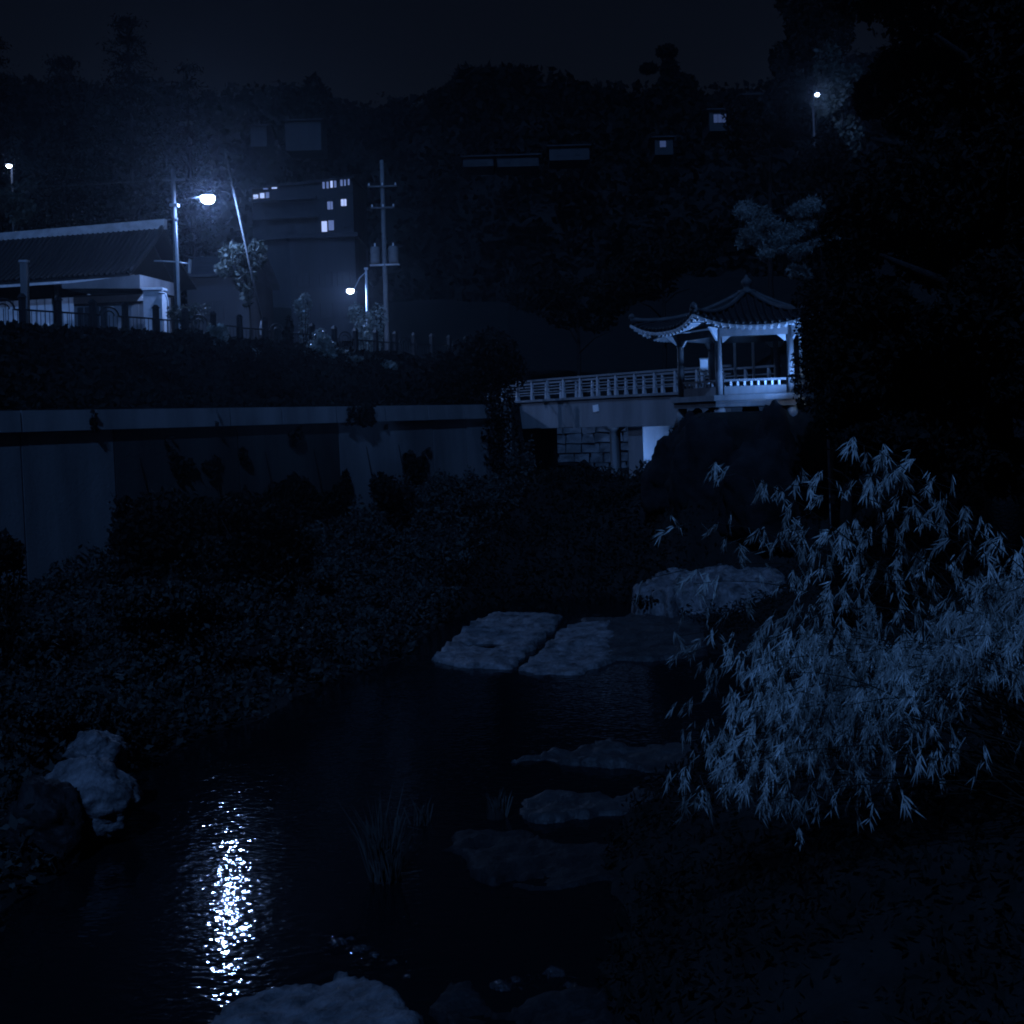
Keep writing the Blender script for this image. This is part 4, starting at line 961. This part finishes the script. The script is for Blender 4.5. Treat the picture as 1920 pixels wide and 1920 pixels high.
# ------------------------------------------------------------------ trees on the right
def near_tree():
    cp = []; d = 24.
    for (u, v, rx, rz, k) in [(1760, 100, 2.2, 1.6, 9), (1690, 150, 1.0, 1.3, 5), (1840, 490, 1.8, 1.2, 7), (1830, 350, 2.2, 1.8, 9), (1660, 420, 1.2, 1.5, 6), (1720, 620, 1.7, 1.2, 8), (1880, 640, 2.0, 1.6, 8), (1600, 690, .9, .8, 4), (1800, 830, 1.6, .9, 7), (1640, 800, 1.2, .6, 4), (1700, -60, 2.4, 1.2, 8), (1940, 120, 2.0, 2.2, 8)]:
        dd = d + 3 * (rng.random() - .4); cp.append(clumps(P(u, v, dd), (rx, 1.6, rz), k, k * 1100, .5))
    x = 9.8
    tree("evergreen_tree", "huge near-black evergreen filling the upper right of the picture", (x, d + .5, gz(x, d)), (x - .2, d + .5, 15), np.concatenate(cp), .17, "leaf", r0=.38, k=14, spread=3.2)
near_tree()
def mid_tree(label, u, v, d, rx, rz, n_, ls=.3, ml="leaf", k=12, grp="dark trees behind the pavilion"):
    c_ = P(u, v, d); z0 = gz(c_.x, d)
    tree("hillside_tree", label, (c_.x, d, z0), (c_.x, d, c_.z + rz * .6), clumps(c_, (rx, rx * .8, rz), k, n_, .42), ls, ml, r0=.22, k=8, spread=rx * .7, group=grp)
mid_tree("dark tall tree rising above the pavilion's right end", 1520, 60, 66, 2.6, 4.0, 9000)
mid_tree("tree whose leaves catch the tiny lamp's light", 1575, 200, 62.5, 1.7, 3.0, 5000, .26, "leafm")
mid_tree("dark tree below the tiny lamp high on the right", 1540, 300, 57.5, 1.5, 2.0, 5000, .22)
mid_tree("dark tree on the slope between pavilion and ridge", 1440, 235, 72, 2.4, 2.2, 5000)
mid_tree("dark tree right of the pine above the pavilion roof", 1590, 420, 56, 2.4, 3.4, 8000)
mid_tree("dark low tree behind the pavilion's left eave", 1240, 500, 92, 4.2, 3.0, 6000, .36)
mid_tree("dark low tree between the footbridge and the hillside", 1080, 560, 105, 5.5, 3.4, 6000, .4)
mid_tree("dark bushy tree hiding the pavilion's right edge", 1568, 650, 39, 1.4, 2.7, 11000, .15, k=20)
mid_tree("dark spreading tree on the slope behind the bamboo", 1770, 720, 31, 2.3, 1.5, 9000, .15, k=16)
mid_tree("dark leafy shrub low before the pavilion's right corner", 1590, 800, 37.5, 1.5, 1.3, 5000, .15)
# pine pads
cp = []
for (u, v, rx) in [(1400, 395, 1.0), (1440, 415, 1.1), (1490, 395, 1.0), (1420, 440, .9), (1470, 445, 1.1), (1510, 425, 1.0), (1395, 455, .7), (1450, 470, .9), (1500, 470, .9), (1505, 512, .7), (1530, 380, .9), (1545, 450, 1.0)]:
    for j in range(5): cp.append(blob(P(u + rng.normal() * 12, v + rng.normal() * 6, 49 + rng.normal() * .6), (rx * .45, rx * .4, .22), 190, .2))
x = P(1555, 500, 49.5).x
tree("pine_tree", "pine with layered needle pads spreading over the pavilion roof", (x, 49.5, gz(x, 49.5)), (x - .4, 49.3, P(1540, 385, 49).z), np.concatenate(cp), .2, "needle", r0=.2, k=9, spread=2.4, asp=.14, zlo=.45)

# ------------------------------------------------------------------ bamboo in the right foreground
bt = thing("bamboo_clump", "arching bamboo clump with drooping pale leaves in the right foreground", "bamboo", (5.6, 12.6, gz(5.6, 12.6)))
tips = []
for (u, v, d, dens) in [(1335, 880, 13.2, .5), (1420, 915, 13.6, .3), (1480, 900, 13.8, .25), (1580, 828, 13.4, .5), (1655, 850, 13.2, .5), (1600, 905, 13.0, .5), (1735, 935, 13.0, .6), (1690, 960, 12.6, .5),
    (1262, 985, 13.6, .45), (1470, 985, 13.4, .9), (1390, 1010, 13.6, .5), (1560, 1000, 13.2, .25), (1840, 1020, 13.0, .3), (1905, 1065, 12.4, .6), (1215, 1085, 13.8, .5), (1300, 1095, 13.6, .6),
    (1290, 1225, 13.2, .6), (1405, 1205, 12.6, 1.0), (1480, 1190, 12.4, 1.1), (1350, 1255, 12.8, .9), (1540, 1240, 12.2, 1.1), (1430, 1290, 12.2, 1.1), (1605, 1225, 12.0, 1.2), (1690, 1230, 12.0, 1.1), (1760, 1150, 12.0, 1.2), (1830, 1150, 11.8, 1.2), (1890, 1110, 11.6, 1.1), (1700, 1255, 11.8, 1.1), (1790, 1215, 11.6, 1.2), (1860, 1165, 11.5, 1.1),
    (1320, 1405, 12.6, .5), (1400, 1380, 12.2, 1.1), (1470, 1340, 12.0, 1.1), (1545, 1385, 11.9, .7), (1375, 1440, 12.3, .9), (1430, 1475, 12.2, .7), (1280, 1510, 12.6, .5), (1400, 1520, 12.4, .5), (1600, 1290, 11.8, 1.1), (1250, 1470, 12.6, .4), (1330, 1460, 12.3, .6), (1280, 1380, 12.8, .5), (1380, 1330, 12.4, .9), (1420, 1235, 12.5, .9), (1345, 1300, 12.6, .8), (1500, 1290, 12.3, .9), (1450, 1410, 12.1, .7), (1300, 1160, 13.2, .35),
    (1900, 1110, 12.2, 1.2), (1820, 1090, 12.6, .6), (1640, 1130, 12.8, .4), (1560, 1110, 12.8, .35), (1930, 1150, 11.3, 1.1), (1500, 1080, 13.2, .6), (1750, 1060, 13.0, .35)]:
    tips.append((u, v, d, dens)); 
    if v > 1150: tips.append((u + rng.normal() * 30 + 15, v + rng.normal() * 26, d + rng.normal() * .3, dens * .7))
    if dens > .7: tips.append((u + rng.normal() * 35, v + rng.normal() * 30, d + rng.normal() * .4, dens * .8))
for (u, v, d, dens) in tips:
    tip = P(u, v, d); base = Vector((5.3 + rng.random() * 1.7, 11.4 + rng.random() * 2.2, 0)); base.z = gz(base.x, base.y) - .05
    hgt = max(tip.z, base.z) + .06 + (.05 if v < 1000 else .12) * (base - tip).length * (.4 + .6 * rng.random())
    mx_ = .42 + .38 * rng.random(); ctl = Vector((base.x * (1 - mx_) + tip.x * mx_ + rng.normal() * .25, base.y * .6 + tip.y * .4, hgt + rng.normal() * .3))
    bz = lambda s_: base * (1 - s_) ** 2 + ctl * 2 * s_ * (1 - s_) + tip * s_ ** 2
    pts = [bz(i / 12) for i in range(13)]
    cu = MB().tube(pts, [.008 * (1 - .8 * i / 12) + .002 for i in range(13)], 5, False).part("culm", M["culm"], bt, True, True)
    vv = []; ff = []
    for j in range(int(13 * dens + 4)):
        s_ = min(1, .5 + .52 * ((j + rng.random()) / int(13 * dens + 4)) ** .8); o = bz(s_)
        off = Vector((rng.normal() * .16, rng.normal() * .16, -.02 - abs(rng.normal()) * .13)) * (1.25 - .5 * s_); e_ = o + off
        td = off.normalized(); s2 = td.cross(Vector((.3, .2, 1))).normalized() * .0025; q = len(vv); vv += [o - s2, o + s2, e_ + s2 * .6, e_ - s2 * .6]; ff.append((q, q + 1, q + 2, q + 3))
        ax = (Vector((rng.normal() * .34 - .2, rng.normal() * .3, -1.0 + (.7 * rng.random() if v < 1000 else .15 * rng.random()))) + td * .35).normalized()
        nt_ = Vector((rng.normal(), rng.normal() - .5, rng.normal() * .8 + .35)); nt_ = (nt_ - ax * nt_.dot(ax)).normalized(); sd = ax.cross(nt_)
        nl = 7 + int(15 * rng.random()); big = .5 + .5 * rng.random()
        for i in range(nl):
            a_ = ((i + .5) / nl - .5) * (.75 + 1.0 * rng.random()) + rng.normal() * .14
            ld = (ax * math.cos(a_) + sd * math.sin(a_) + nt_ * rng.normal() * .2).normalized(); L_ = (.09 + .11 * rng.random()) * big; wd = (.0058 + .0045 * rng.random()) * big
            w_ = ld.cross(nt_ + Vector((rng.normal(), rng.normal(), rng.normal())) * .35).normalized() * wd; f_ = nt_ * wd * .45; o2 = e_ - ax * (.2 * rng.random() - .04) + sd * rng.normal() * .012; bend = Vector((0, 0, -.16 * L_ * rng.random()))
            q = len(vv); vv += [o2, o2 + ld * L_ * .4 + w_ + f_, o2 + ld * L_ + bend, o2 + ld * L_ * .4 - w_ + f_, o2 + ld * L_ * .45]; ff += [(q, q + 1, q + 4), (q + 1, q + 2, q + 4), (q + 4, q + 2, q + 3), (q, q + 4, q + 3)]
    add("leaf_spray", mesh("leaf_spray", vv, ff), M["bamboo"], cu, loc=(0, 0, 0))["kind"] = "stuff"

# ------------------------------------------------------------------ night haze
hm = bpy.data.materials.new("night_haze"); hm.use_nodes = True; n = hm.node_tree; n.nodes.clear()
pv = n.nodes.new("ShaderNodeVolumePrincipled"); pv.inputs["Color"].default_value = (.8, .85, .92, 1); pv.inputs["Density"].default_value = .00042; pv.inputs["Anisotropy"].default_value = .88
o_ = n.nodes.new("ShaderNodeOutputMaterial"); n.links.new(pv.outputs[0], o_.inputs["Volume"])
tag(MB().box(-720, 720, -70, 1650, -3, 190).part("haze", hm, None), kind="stuff")
